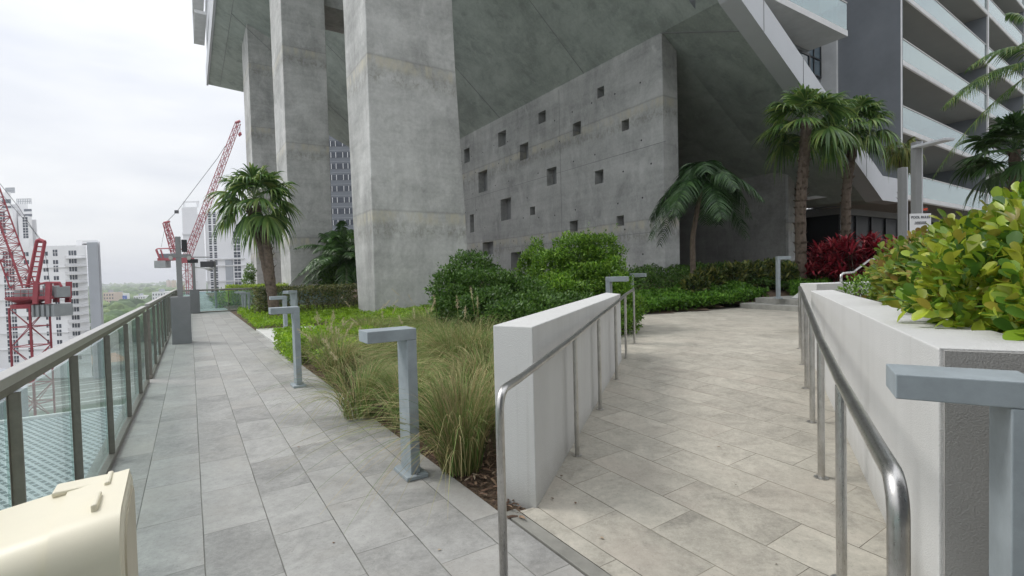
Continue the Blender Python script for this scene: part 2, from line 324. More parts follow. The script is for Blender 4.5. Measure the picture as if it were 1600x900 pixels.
M['palmy'] = leaf('yellowing_palm_leaf', (0.08, 0.14, 0.03), (0.17, 0.21, 0.045), (0.28, 0.27, 0.08), trans=0.35)
M['palmd'] = leaf('dark_palm_leaf', (0.03, 0.07, 0.022), (0.05, 0.11, 0.03), (0.085, 0.16, 0.045), trans=0.25, rough=0.4)
M['palmx'] = leaf('deep_green_palm_leaf', (0.018, 0.045, 0.016), (0.03, 0.075, 0.022), (0.06, 0.12, 0.035), trans=0.2)
M['shrub'] = leaf('shrub_leaf', (0.05, 0.12, 0.015), (0.10, 0.21, 0.025), (0.16, 0.30, 0.03), (0.24, 0.38, 0.05), trans=0.35)
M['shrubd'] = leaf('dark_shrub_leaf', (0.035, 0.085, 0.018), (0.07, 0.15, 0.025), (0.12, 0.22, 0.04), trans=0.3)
M['hedge'] = leaf('hedge_leaf', (0.045, 0.07, 0.025), (0.08, 0.11, 0.035), (0.15, 0.17, 0.05), (0.22, 0.19, 0.08), trans=0.3)
M['cover'] = leaf('ground_cover_leaf', (0.12, 0.24, 0.012), (0.22, 0.38, 0.02), (0.33, 0.48, 0.035), trans=0.4)
M['coverd'] = leaf('glossy_ground_cover_leaf', (0.045, 0.12, 0.015), (0.10, 0.24, 0.025), (0.19, 0.36, 0.05), trans=0.35)
M['yhedge'] = leaf('yellow_green_leaf', (0.16, 0.26, 0.03), (0.30, 0.42, 0.05), (0.42, 0.5, 0.08), trans=0.4)
M['ti'] = leaf('crimson_leaf', (0.07, 0.01, 0.015), (0.22, 0.015, 0.028), (0.38, 0.03, 0.052), (0.52, 0.13, 0.13), trans=0.3)
M['croton'] = leaf('mottled_leaf', (0.03, 0.06, 0.02), (0.08, 0.12, 0.03), (0.25, 0.25, 0.06), trans=0.3)
M['clusia'] = leaf('clusia_leaf', (0.05, 0.12, 0.02), (0.10, 0.21, 0.025), (0.21, 0.34, 0.03), (0.36, 0.46, 0.04), (0.48, 0.50, 0.06), (0.24, 0.36, 0.04), (0.34, 0.28, 0.05), trans=0.35, rough=0.3, spec=0.5)
M['clusia2'] = leaf('bronze_clusia_leaf', (0.06, 0.13, 0.025), (0.16, 0.25, 0.035), (0.30, 0.34, 0.05), (0.30, 0.18, 0.06), trans=0.35, rough=0.35)
M['grassg'] = leaf('green_grass_blade', (0.07, 0.14, 0.03), (0.13, 0.23, 0.05), (0.21, 0.31, 0.09), (0.40, 0.38, 0.19), trans=0.3, rough=0.6)
M['grasst'] = leaf('straw_grass_blade', (0.13, 0.16, 0.05), (0.29, 0.26, 0.11), (0.50, 0.40, 0.22), (0.22, 0.25, 0.09), trans=0.3, rough=0.6)
M['plume'] = leaf('grass_plume', (0.5, 0.42, 0.28), (0.62, 0.55, 0.40), trans=0.3)
M['bark'] = plain('palm_bark', (0.12, 0.092, 0.07), 0.95, 0, 12, 0.4, 0.9, 40)
M['barkg'] = plain('grey_palm_bark', (0.22, 0.20, 0.17), 0.9, 0, 9, 0.3, 0.7, 50)
M['twig'] = plain('twig_bark', (0.10, 0.075, 0.05), 0.9)
# ------------------------------------------------------------------ foliage generators (numpy)
T_LEAF = (np.array([(0, 0, 0), (0.42, 0.24, 0.05), (0.46, 0, -0.02), (0.42, -0.24, 0.05), (1.0, 0, -0.10)]), [(0, 2, 1), (0, 3, 2), (1, 2, 4), (2, 3, 4)])
T_ROUND = (np.array([(0, 0, 0), (0.14, 0.08, 0.03), (0.45, 0.27, 0.085), (0.76, 0.29, 0.08), (0.96, 0.13, 0.02), (1.0, 0, -0.01), (0.96, -0.13, 0.02), (0.76, -0.29, 0.08), (0.45, -0.27, 0.085), (0.14, -0.08, 0.03), (0.45, 0, 0.0), (0.76, 0, 0.0)]),
           [(0, 10, 2, 1), (10, 11, 3, 2), (11, 5, 4, 3), (0, 9, 8, 10), (10, 8, 7, 11), (11, 7, 6, 5)])
T_STRAP = (np.array([(0, 0.05, 0), (0, -0.05, 0), (0.4, 0.075, 0.0), (0.4, -0.075, 0.0), (0.75, 0.055, -0.08), (0.75, -0.055, -0.08), (1.0, 0, -0.22)]), [(0, 1, 3, 2), (2, 3, 5, 4), (4, 5, 6)])
def fast_mesh(name, V, quads_list, mats, mi=None, smooth=False):
    # quads_list : list of arrays (k, m) of vertex indices
    me = bpy.data.meshes.new(name); V = np.asarray(V, np.float32)
    me.vertices.add(len(V)); me.vertices.foreach_set('co', V.ravel())
    loops = np.concatenate([q.ravel() for q in quads_list]).astype(np.int32)
    sizes = np.concatenate([np.full(len(q), q.shape[1]) for q in quads_list]).astype(np.int32)
    starts = np.concatenate([[0], np.cumsum(sizes)[:-1]]).astype(np.int32)
    me.loops.add(len(loops)); me.loops.foreach_set('vertex_index', loops)
    me.polygons.add(len(sizes)); me.polygons.foreach_set('loop_start', starts); me.polygons.foreach_set('loop_total', sizes)
    for m in (mats if isinstance(mats, (list, tuple)) else [mats]): me.materials.append(m)
    if mi is not None: me.polygons.foreach_set('material_index', np.asarray(mi, np.int32))
    if smooth: me.polygons.foreach_set('use_smooth', np.ones(len(sizes), bool))
    me.update(calc_edges=True); me.validate(); return me
def unit(a): return a/(np.linalg.norm(a, axis=-1, keepdims=True)+1e-9)
def leaves_mesh(name, C, D, Nrm, S, tmpl, mat, wid=1.0, smooth=False):
    TV, TF = tmpl; C = np.asarray(C, float); N = len(C); D = unit(D); Y = unit(np.cross(Nrm, D)); Z = np.cross(D, Y)
    S = np.asarray(S).reshape(-1, 1, 1)
    V = C[:, None, :] + S*(TV[None, :, 0:1]*D[:, None, :] + wid*TV[None, :, 1:2]*Y[:, None, :] + TV[None, :, 2:3]*Z[:, None, :])
    k = len(TV); base = (np.arange(N)*k)[:, None]; q3 = [f for f in TF if len(f) == 3]; q4 = [f for f in TF if len(f) == 4]; L = []
    if q3: L.append(np.concatenate([base+np.array(f)[None, :] for f in q3]))
    if q4: L.append(np.concatenate([base+np.array(f)[None, :] for f in q4]))
    return fast_mesh(name, V.reshape(-1, 3), L, mat, smooth=smooth)
def rdir(n): return unit(RNG.normal(size=(n, 3)))
def blob_points(lobes, n, shell=0.55):
    """lobes: (cx,cy,cz,rx,ry,rz). Points through the outer part of each lobe, with outward normals."""
    w = np.array([l[3]*l[4]+l[4]*l[5]+l[3]*l[5] for l in lobes]); idx = RNG.choice(len(lobes), n, p=w/w.sum()); L = np.array(lobes)[idx]
    d = rdir(n); r = shell+(1-shell)*RNG.random(n)**0.6
    # bumpy radius
    r *= 1+0.16*np.sin(d[:, 0]*7+idx*1.3)*np.sin(d[:, 1]*6+idx*2.1)+0.12*np.sin(d[:, 2]*9+idx)
    return L[:, :3]+d*L[:, 3:6]*r[:, None], d
def shrub(name, label, cat, lobes, n, size, mat, group=None, tmpl=T_LEAF, base_z=0.1, shell=0.5, up=0.35, stems=7, rootmat='twig', sprigs=0, kind=None, wid=1.0, smooth=False, zmin=None):
    lobes = list(lobes)
    cx = np.mean([l[0] for l in lobes]); cy = np.mean([l[1] for l in lobes])
    t = thing(name, label, cat, (cx, cy, base_z), group=group)
    P, d = blob_points(lobes, n, shell)
    if zmin is not None: k = P[:, 2] > zmin; P, d = P[k], d[k]
    nn = len(P); D = unit(d*0.8+rdir(nn)*0.9+np.array([0, 0, up])); Nr = unit(d*0.4+rdir(nn)*0.6+np.array([0, 0, 0.9]))
    S = size*(0.6+0.8*RNG.random(nn))
    if sprigs:
        SP = []; SD = []
        for _ in range(sprigs):
            q, dd = blob_points(lobes, 1, 0.97); q = q[0]; dd = unit(dd[0]*0.5+np.array([0, 0, 1.0])+RNG.normal(size=3)*0.25)
            if dd[2] < 0.1: continue
            Ln = size*RNG.uniform(2, 6)
            for k in range(12):
                a = RNG.normal(size=3); SP.append(q+dd*Ln*k/12); SD.append(unit(dd*0.5+unit(a)))
        if SP:
            P = np.vstack([P, SP]); D = np.vstack([D, SD]); Nr = np.vstack([Nr, np.tile([0.1, 0, 1.0], (len(SP), 1))+rdir(len(SP))*0.4]); S = np.concatenate([S, size*(0.6+0.5*RNG.random(len(SP)))])
    me = leaves_mesh('foliage', P-np.array([cx, cy, base_z]), D, Nr, S, tmpl, mat, wid, smooth); link('foliage', me, t)
    if stems:
        b = MB()
        for i in range(stems):
            l = lobes[i % len(lobes)]; e = np.array(l[:3])+RNG.normal(size=3)*np.array(l[3:6])*0.3; s0 = np.array([cx, cy, base_z])*0.5+np.array([l[0], l[1], base_z])*0.5+np.array([RNG.normal()*.08, RNG.normal()*.08, 0])
            mid = (s0+e)/2+RNG.normal(size=3)*0.06; b.tube([s0, mid, e], [0.022, 0.015, 0.006], 6)
        b.build('stem', M[rootmat], t)
    return t
def cover_mass(name, label, poly, h, n, size, mat, z0=0.05, tmpl=T_LEAF, edge=0.0, kind='stuff', zf=None, up=1.0, lump=0.35):
    """low leafy ground cover over a polygon"""
    P = np.array([p[:2] for p in poly]); lo, hi = P.min(0), P.max(0); pts = []
    def inside(q):
        x, y = q[:, 0], q[:, 1]; c = np.zeros(len(q), bool); j = len(P)-1
        for i in range(len(P)):
            xi, yi = P[i]; xj, yj = P[j]
            with np.errstate(divide='ignore', invalid='ignore'): cond = ((yi > y) != (yj > y)) & (x < (xj-xi)*(y-yi)/(yj-yi+1e-12)+xi)
            c ^= cond; j = i
        return c
    while sum(map(len, pts)) < n:
        q = lo+(hi-lo)*RNG.random((n, 2)); pts.append(q[inside(q)])
    q = np.concatenate(pts)[:n]
    hh = h*(1-lump+lump*(np.sin(q[:, 0]*5.1+q[:, 1]*2.3)*np.sin(q[:, 1]*4.3-q[:, 0])*0.5+0.5)*1.3)
    zz = np.array([zf(a, b) for a, b in q]) if zf else z0
    z = zz+hh*(0.04+0.96*RNG.random(n)**0.45)
    C = np.column_stack([q, z]); D = unit(rdir(n)+np.array([0, 0, up*0.6])); Nr = unit(rdir(n)*0.5+np.array([0, 0, 1.0]))
    me = leaves_mesh(name, C, D, Nr, size*(0.6+0.8*RNG.random(n)), tmpl, mat); o = link(name, me)
    return tag(o, label, 'ground cover', kind=kind)
def strips(name, paths, widths, mat, side=None):
    """paths (N,K,3); widths (N,K)"""
    Pt = np.asarray(paths, float); N, K, _ = Pt.shape; T = np.gradient(Pt, axis=1); T = unit(T)
    if side is None: side = unit(np.cross(T, np.array([0, 0, 1.0]))+RNG.normal(size=(N, 1, 3))*0.3)
    A = Pt+side*widths[..., None]/2; B = Pt-side*widths[..., None]/2
    V = np.stack([A, B], 2).reshape(-1, 3); base = (np.arange(N)*K*2)[:, None, None]; k = (np.arange(K-1)*2)[None, :, None]
    q = (base+k+np.array([0, 1, 3, 2])[None, None, :]).reshape(-1, 4)
    return fast_mesh(name, V, [q], mat)
def grass_clump(label, x, y, z, R, H, n, mats, plumes=0, group='fountain grass clumps', wdt=0.0062, spread=1.0):
    t = thing('fountain_grass', label, 'grass', (x, y, z), group=group)
    def blades(n, mat, nm):
        az = RNG.random(n)*2*np.pi; r0 = R*0.22*np.sqrt(RNG.random(n)); L = H*(0.75+0.7*RNG.random(n)); lean = (0.15+0.95*RNG.random(n))*spread
        k = np.linspace(0, 1, 9)[None, :]; o = az+RNG.normal(size=n)*0.4
        hor = L[:, None]*(lean[:, None]*(0.35*k+0.62*k**2)); ver = L[:, None]*(1.05*k-(0.35+0.5*lean[:, None])*k**2.2)
        X = r0[:, None]*np.cos(az)[:, None]+hor*np.cos(o)[:, None]; Y = r0[:, None]*np.sin(az)[:, None]+hor*np.sin(o)[:, None]
        jig = np.cumsum(RNG.normal(size=(n, 9, 2))*0.006, axis=1)
        Pth = np.stack([X+jig[..., 0], Y+jig[..., 1], np.maximum(ver, 0.01)], -1); W = wdt*(1.0-0.85*k**1.5)*np.ones((n, 1))
        wx = Pth[..., 0]+x; wy = Pth[..., 1]+y; ok = ~((wx > np.interp(wy, [0, 2.9, 7.0, 8.2, 10.3], [-0.3, 0.02, 1.35, 1.72, 2.2])-0.27).any(1)); nn_ = (CS*wx+SN*wy).min(1); ok &= ~((nn_ < 1.42) & (RNG.random(len(nn_)) > 0.13)) | (x+y < -99); Pth = Pth[ok]; W = W[ok]
        link(nm, strips(nm, Pth, W, mat), t); return Pth
    blades(int(n*0.6), mats[0], 'blades'); blades(int(n*0.4), mats[1], 'dry_blades')
    if plumes:
        az = RNG.random(plumes)*6.28; k = np.linspace(0, 1, 6)[None, :]; L = H*(1.0+0.35*RNG.random(plumes)); le = 0.5*RNG.random(plumes)+0.1
        hor = L[:, None]*le[:, None]*k**1.6; ver = L[:, None]*(k-0.12*k**2); Pth = np.stack([hor*np.cos(az)[:, None], hor*np.sin(az)[:, None], ver], -1)
        link('plume_stalks', strips('plume_stalks', Pth, np.full((plumes, 6), 0.003), M['grasst']), t)
        C = []; D = []
        for i in range(plumes):
            a, b = Pth[i, 4], Pth[i, 5]; dd = unit(b-a)
            for q in np.linspace(0, 1, 60): C.append(a+(b-a)*(0.3+q*0.7)); D.append(unit(dd*0.9+RNG.normal(size=3)*0.5))
        C = np.array(C); D = np.array(D)
        link('plume', leaves_mesh('plume', C, D, rdir(len(C)), 0.035*np.ones(len(C)), T_STRAP, M['plume'], 0.6), t)
    return t
def trunk_mesh(path, r0, r1, seg=12, rings=26, bump=0.06, stubs=0, smoothk=True):
    P = np.array(path, float); tt = np.linspace(0, 1, rings); q = np.linspace(0, 1, len(P)); pts = np.stack([np.interp(tt, q, P[:, i]) for i in range(3)], 1)
    for _ in range(2): pts[1:-1] = (pts[:-2]+2*pts[1:-1]+pts[2:])/4
    b = MB(); rr = [(r0+(r1-r0)*u)*(1+bump*(1 if i % 2 else -1)*RNG.uniform(0.5, 1.2)) for i, u in enumerate(tt)]; rr[0] *= 1.25
    b.tube(pts, rr, seg)
    for _ in range(stubs):
        i = RNG.integers(1, rings-1); a = RNG.random()*6.28; d = np.array([math.cos(a), math.sin(a), 0.9]); d /= np.linalg.norm(d); c = pts[i]+np.array([math.cos(a), math.sin(a), 0])*rr[i]*0.9
        e = np.cross(d, (0, 0, 1.0)); e /= np.linalg.norm(e); w = 0.03; l = RNG.uniform(0.06, 0.14)
        b.add([c-e*w, c+e*w, c+d*l+e*w*0.5, c+d*l-e*w*0.5, c-e*w+np.array([0, 0, -.03]), c+e*w+np.array([0, 0, -.03])], [(0, 1, 2, 3), (4, 5, 2, 3)[::-1]])
    return b
def fan_leaf_paths(hub, out, upv, R, nseg, droop, ang=115):
    side = unit(np.cross(upv, out)); K = 7; k = np.linspace(0, 1, K)[:, None]; paths = []; W = []; S = []
    for a in np.radians(np.linspace(-ang, ang, nseg)+RNG.normal(size=nseg)*2):
        d = math.cos(a)*out+math.sin(a)*side; L = R*(0.72+0.28*math.cos(a*0.7))*RNG.uniform(0.9, 1.08)
        p = hub+d*L*k; dr = droop*(0.7+0.6*RNG.random()); p = p+np.array([0, 0, -1.0])*dr*L*(k**2.6)+upv*0.05*R*math.cos(a*2)
        p += -d*(k**3)*L*dr*0.35
        paths.append(p); W.append(R*math.radians(2*ang)/nseg*np.array([0.12, 0.42, 0.60, 0.55, 0.40, 0.20, 0.01])*1.1); S.append(np.tile(unit(np.cross(upv, d)+upv*RNG.normal()*0.25), (K, 1)))
    return paths, W, S
def fan_palm(label, base, path, crownR, nleaf, mat, trunk_r=(0.13, 0.10), leafR=0.62, group=None, stubs=60, droop=0.45, name='fan_palm', barkm='bark', el=(-50, 75), pet=None, trunks=None, mat2=None, nseg=26):
    t = thing(name, label, 'palm tree', base, group=group); B = np.array(base)
    for pth in (trunks or [path]):
        trunk_mesh([np.array(p) for p in pth], trunk_r[0], trunk_r[1], stubs=stubs).build('trunk', M[barkm], t)
    top = np.array(path[-1]); PA, WA, SA = [], [], []; petb = MB()
    for i in range(nleaf):
        az = i*2.39996+RNG.normal()*0.25; e = math.radians(el[0]+(el[1]-el[0])*((i+0.5)/nleaf)**0.8+RNG.normal()*7)
        out = np.array([math.cos(az)*math.cos(e), math.sin(az)*math.cos(e), math.sin(e)]); pl = (pet or (crownR-leafR*0.75))*RNG.uniform(0.75, 1.1)
        k = np.linspace(0, 1, 5)[:, None]; pp = top+out*pl*k+np.array([0, 0, -1.0])*0.18*pl*k**2
        petb.tube(pp, [0.014, 0.011, 0.009, 0.008, 0.006], 5)
        d2 = unit(pp[-1]-pp[-2]); upv = unit(np.cross(np.cross(d2, np.array([0, 0, 1.0])+0.05*RNG.normal(size=3)), d2)+RNG.normal(size=3)*0.18)
        a, w, s = fan_leaf_paths(pp[-1], d2, upv, leafR*RNG.uniform(0.85, 1.12), nseg, droop*(1.2 if e < 0 else 0.8)); PA += a; WA += w; SA += s
    petb.build('leaf_stalks', mat, t)
    PA = np.array(PA)-B; me = strips('crown', PA, np.array(WA), mat, side=np.array(SA)); link('crown', me, t)
    return t
def feather_palm(label, base, path, nfr, L, mat, trunk_r=(0.08, 0.05), group=None, el=(-10, 75), name='feather_palm', barkm='barkg', droop=0.9, azr=None, leafl=0.42, dense=46, wl=0.03, arch=1.0):
    t = thing(name, label, 'palm tree', base, group=group); B = np.array(base); trunk_mesh(path, trunk_r[0], trunk_r[1], bump=0.02).build('trunk', M[barkm], t)
    top = np.array(path[-1], float); PA, WA, SA = [], [], []; rb = MB()
    for i in range(nfr):
        az = (i*2.39996+RNG.normal()*0.2) if azr is None else RNG.uniform(*azr); e = math.radians(el[0]+(el[1]-el[0])*((i+.5)/nfr)+RNG.normal()*5); Lf = L*RNG.uniform(0.85, 1.1)
        h = np.array([math.cos(az), math.sin(az), 0]); k = np.linspace(0, 1, dense); dr_ = droop*RNG.uniform(0.6, 1.15); hor = Lf*(math.cos(e)*k*0.95); ver = Lf*(math.sin(e)*k-dr_*arch*0.62*k**2.1)
        R = top+h*hor[:, None]+np.array([0, 0, 1.0])*ver[:, None]; rb.tube(R[::5], list(np.linspace(0.018, 0.004, len(R[::5]))), 5)
        T = unit(np.gradient(R, axis=0)); sd = unit(np.cross(T, [0, 0, 1.0]))
        for j in range(4, dense):
            for sg in (-1, 1):
                ll = leafl*math.sin(math.pi*min(1, 0.12+0.86*j/dense))**0.6*RNG.uniform(0.85, 1.1); d = unit(T[j]*0.55+sd[j]*sg*0.9+np.array([0, 0, 0.25]))
                kk = np.linspace(0, 1, 5)[:, None]; p = R[j]+d*ll*kk+np.array([0, 0, -1.0])*ll*(0.55+0.35*RNG.random())*kk**2
                PA.append(p); WA.append(wl*np.array([0.5, 1, 0.9, 0.6, 0.05])); SA.append(np.tile(unit(np.cross(d, [0, 0, 1.0])+RNG.normal(size=3)*0.2)*0+unit(T[j]+RNG.normal(size=3)*0.2), (5, 1)))
    rb.build('frond_ribs', mat, t); link('crown', strips('crown', np.array(PA)-B, np.array(WA), mat, side=np.array(SA)), t)
    return t
# =================================================================== SETTING
def structure(o): o['kind'] = 'structure'; return o
# city ground far below, reaching the horizon
def cityground():
    t = NT('city_ground'); P = t.pos(); f = t.noise(P, 0.012, 8, 0.7); f2 = t.noise(P, 0.09, 6, 0.7)
    c = t.ramp(t.math('ADD', t.math('MULTIPLY', f, 0.6), t.math('MULTIPLY', f2, 0.4)), (0.40, (0.05, 0.085, 0.035)), (0.50, (0.16, 0.17, 0.14)), (0.58, (0.30, 0.30, 0.28)), (0.68, (0.40, 0.38, 0.35)))
    return t.done(t.pbr(c, 0.9))
CG = -34.0
b = MB(); b.add([(-9000, -3000, CG), (9000, -3000, CG), (9000, 9000, CG), (-9000, 9000, CG)], [(0, 1, 2, 3)]); structure(b.build('city_ground', cityground()))
# walkway slab
b = MB(); b.nsbox(-0.70, 1.50, -4, 30, -0.35, 0.0); structure(b.build('walkway', M['walk']))
# podium under the terrace: side wall dropping to the city
b = MB(); b.nsbox(-0.66, 70, -5, 80, CG, -0.36); structure(b.build('podium', M['darkc']))
# ramp and plaza in one paved sheet
poly = [NS(1.60, -4), NS(1.60, 2.46), (0.10, 2.97, 0), (1.49, 7.0, 0), (1.75, 8.2, 0), (2.25, 10.3, 0), (2.75, 12.2, 0), (3.45, 13.8, 0), (4.4, 14.4, 0), (5.4, 14.8, 0), (6.95, 15.6, 0), (30, 15.3, 0), (30, -6, 0)]
bm = bmesh.new(); vs = [bm.verts.new((p[0], p[1], 0)) for p in poly]; bm.faces.new(vs)
for dd in (2.65, 7.84):
    bmesh.ops.bisect_plane(bm, geom=bm.verts[:]+bm.edges[:]+bm.faces[:], plane_co=(DR[0]*dd, DR[1]*dd, 0), plane_no=(DR[0], DR[1], 0))
for v in bm.verts: v.co.z = ramp_z(v.co.x, v.co.y)+0.003
me = bpy.data.meshes.new('plaza'); bm.to_mesh(me); bm.free(); me.materials.append(M['plaza'])
o = link('plaza', me); structure(o)
if me.polygons[0].normal.z < 0: me.flip_normals()
# drain strip between the walkway and the ramp
b = MB(); b.nsbox(1.512, 1.595, -4, 0.95, -0.3, 0.006); b.nsbox(1.512, 1.595, 0.956, 2.50, -0.3, 0.006); structure(b.build('drain_strip', M['kerb'], bevel=0.004))
b = MB(); b.nsbox(1.49, 1.62, -4, 2.48, -0.35, -0.02); structure(b.build('drain_channel', M['black']))
# garden soil
def garden_z(x, y):
    n = CS*x+SN*y; return 0.0+min(0.12, 0.03*max(0, n-1.5))+0.04*math.sin(x*1.7)*math.sin(y*1.3)*min(1, max(0, n-1.55))
V = []; Fq = []; sN = np.concatenate([np.linspace(1.505, 6, 16), np.linspace(6.8, 40, 30)]); sS = np.concatenate([np.linspace(1.98, 22, 60), np.linspace(23, 70, 30)])
for n_ in sN:
    for s_ in sS:
        x, y, _ = NS(n_, s_); V.append((x, y, garden_z(x, y)-0.01 if n_ > 1.52 else -0.012))
def plaza_edge(y): return float(np.interp(y, [-6, 0, 2.9, 7.0, 8.2, 10.3, 12.2, 13.45, 14.0, 14.35, 15.3], [-4.4, -0.3, 0.02, 1.35, 1.72, 2.2, 2.72, 3.42, 4.4, 5.4, 7.0]))
V = [(x, y, -0.2) if (y < 15.25 and x > plaza_edge(y)+0.12) else (x, y, z) for x, y, z in V]
nS = len(sS)
for i in range(len(sN)-1):
    for j in range(nS-1):
        q = (i*nS+j, (i+1)*nS+j, (i+1)*nS+j+1, i*nS+j+1); Fq.append(q)
structure(link('garden_soil', mesh_from('garden_soil', V, Fq, [M['mulch']])))
# pale concrete cross path in the garden and its threshold
b = MB(); P4 = [NS(1.505, 11.3), NS(5.0, 11.6), NS(5.0, 14.6), NS(1.505, 15.6)]; b.prism([p[:2] for p in P4], -0.1, 0.055); structure(b.build('garden_path', M['pathc'], bevel=0.01))
# raised planting bed behind the plaza
def bed_z(x, y): return 0.24+min(0.95, max(0.0, 0.14*(y-14.0-0.12*(x-3)))) if y > 12 else 0.24
V = []; Fq = []; gx = np.linspace(3.3, 32, 50); gy = np.linspace(13.2, 32, 40)
for x in gx:
    for y in gy: V.append((x, y, bed_z(x, y)))
for i in range(len(gx)-1):
    for j in range(len(gy)-1):
        q = (i*40+j, (i+1)*40+j, (i+1)*40+j+1, i*40+j+1); c = np.mean([V[k] for k in q], 0)
        ed = np.interp(c[0], [2.3, 3.45, 4.4, 5.4, 6.95, 7.2], [11.8, 13.5, 14.0, 14.4, 15.3, 15.4])
        if c[1] > ed-0.1 and not (c[0] > 7.2 and c[1] < 15.2): Fq.append(q)
structure(link('bed_soil', mesh_from('bed_soil', V, Fq, [M['mulch']])))
# two steps at the end of the plaza and the pale path climbing behind them
e_ = np.array([0.41, -0.912, 0]); f_ = np.array([0.912, 0.41, 0]); S0 = np.array([6.93, 14.75, 0])
b = MB()
for k in range(2):
    o_ = S0+f_*(0.36*k)-e_*0.25*(1-k); L_ = 3.4
    b.prism([tuple((o_)[:2]), tuple((o_+e_*L_)[:2]), tuple((o_+e_*L_+f_*3.0)[:2]), tuple((o_+f_*3.0)[:2])], 0.1+0.01*k, 0.36+0.155*k)
o = b.build('steps', M['stepc'], bevel=0.012); structure(o)
b = MB(); b.add([at(1236, 462, 14.0), at(1330, 470, 12.6), at(1420, 452, 15), at(1375, 431, 18), at(1333, 425, 17.5), at(1293, 432, 16.2), at(1248, 441, 14.9)], [(0, 1, 2, 3, 4, 5, 6)])
b.V = [(x, y, 0.53+0.13*max(0, y-14.0)+0.02*(x-7.5)*0) for x, y, z in b.V]; structure(b.build('upper_path', M['pathc']))
# =================================================================== MAIN BUILDING
def f_in(n): return float(np.interp(n, [2.5, 7.3, 16.8, 27.7], [22.8, 20.5, 11.25, 4.62]))
def f_rim(n): return float(np.interp(n, [2.5, 7.3, 15.6, 26.5], [21.3, 19.2, 10.45, 4.32]))
def s_far(n): return 63.8-(n-2.5)*1.209
bld = thing('apartment_building', 'grey concrete apartment building raised on tapered pillars beside a wall of square holes', 'building', NS(10, 15, 0))
ng = [2.5, 7.3, 12, 15.6, 16.8, 20, 23.3, 26.5, 27.7, 28.9]
V = []; Fq = []
for n_ in ng:
    for s_ in (9.95, 10.65, 14.15, 30, s_far(n_) if n_ < 26 else 34):
        z = f_rim(n_) if s_ < 10 else (f_rim(n_)+0.10 if s_ < 11 else f_in(n_)); V.append(NS(n_, s_, z))
MI = []
for i in range(len(ng)-1):
    for j in range(4): Fq.append((i*5+j, i*5+j+1, (i+1)*5+j+1, (i+1)*5+j)); MI.append(1 if j == 0 else 0)
me = mesh_from('soffit', [np.array(v)-np.array(bld.location) for v in V], Fq, [M['soffit'], M['rim']], MI); o = link('soffit', me, bld); o['label'] = 'dark mottled concrete underside folding down to the right'
# joint lines of the soffit panels: thin raised battens along the fold
b = MB()
b.tube([np.array(NS(3.5, 12, f_in(3.5)-0.0)), np.array(NS(3.5, 62, f_in(3.5)))], 0.02, 4); b.build('soffit_joint', M['rim'], bld)
for (n0, n1, s_) in ((9, 27, 12.4), (4, 27, 19.0), (4, 24, 27.0), (3.5, 16.8, 37.0), (3.5, 16.8, 45.0)):
    for a, c in ((n0, 16.8), (16.8, n1)):
        P0 = np.array(NS(a, s_, (f_in(a)) if s_ > 14.15 else 0.0)); P1 = np.array(NS(c, s_, f_in(c) if s_ > 14.15 else 0.0))
        if s_ > 14.15 and np.linalg.norm(P1-P0) > 0.1: b = MB(); b.tube([P0, P1], 0.018, 4); b.build('soffit_joint', M['rim'], bld)
b = MB(); P0 = np.array(NS(16.8, 14.2, 11.25)); b.tube([P0+(0, 0, 0.0), np.array(NS(16.8, 10.7, f_rim(16.8)+0.1))], 0.022, 4)
b.build('soffit_joint', M['rim'], bld)
# sloping front fascia
b = MB(); nf = [2.5, 7.3, 15.6, 26.5, 28.6]; rings = []
for n_ in nf:
    z = f_rim(n_); rings.append([NS(n_, 9.94, z-0.005), NS(n_, 10.62, z-0.005), NS(n_, 10.62, z+1.1), NS(n_, 9.94, z+1.1)])
b.loft(rings); o = b.build('fascia', M['fascia'], bld)
b = MB()
for n_ in np.arange(14.5, 26, 2.6):
    z = f_rim(n_); c = np.array(NS(n_, 9.935, z+0.55)); b = MB(); b.box(c, N_*0.008, U_*0.004, (0, 0, 0.545)); b.build('panel_joint', M['frame'], bld)
# side fascia (long left edge)
b = MB(); b.nsbox(2.30, 2.48, 9.95, 64.0, 22.74, 24.6); b.nsbox(2.48, 2.7, 9.95, 64.2, 24.0, 60); b.build('side_fascia', M['fascia'], bld)
b = MB(); b.nsbox(1.3, 2.3, 57, 64.5, 27.2, 27.5); b.nsbox(1.3, 2.3, 57, 64.5, 30.4, 30.7); b.nsbox(1.3, 2.3, 64.3, 64.5, 27.5, 60); b.build('corner_balcony', M['slabedge'], bld)
# far diagonal end wall
b = MB(); a0 = NS(2.5, 63.8); a1 = NS(27.5, s_far(27.5)); dv = np.array([a1[0]-a0[0], a1[1]-a0[1]]); 
b.add([(a0[0], a0[1], f_in(2.5)), (NS(7.3, s_far(7.3), f_in(7.3))), NS(16.8, s_far(16.8), f_in(16.8)), NS(27.5, s_far(27.5), f_in(27.5)), (a1[0], a1[1], 60), (a0[0], a0[1], 60)], [(0, 1, 2, 3, 4, 5)]); b.build('end_wall', M['greywall'], bld)
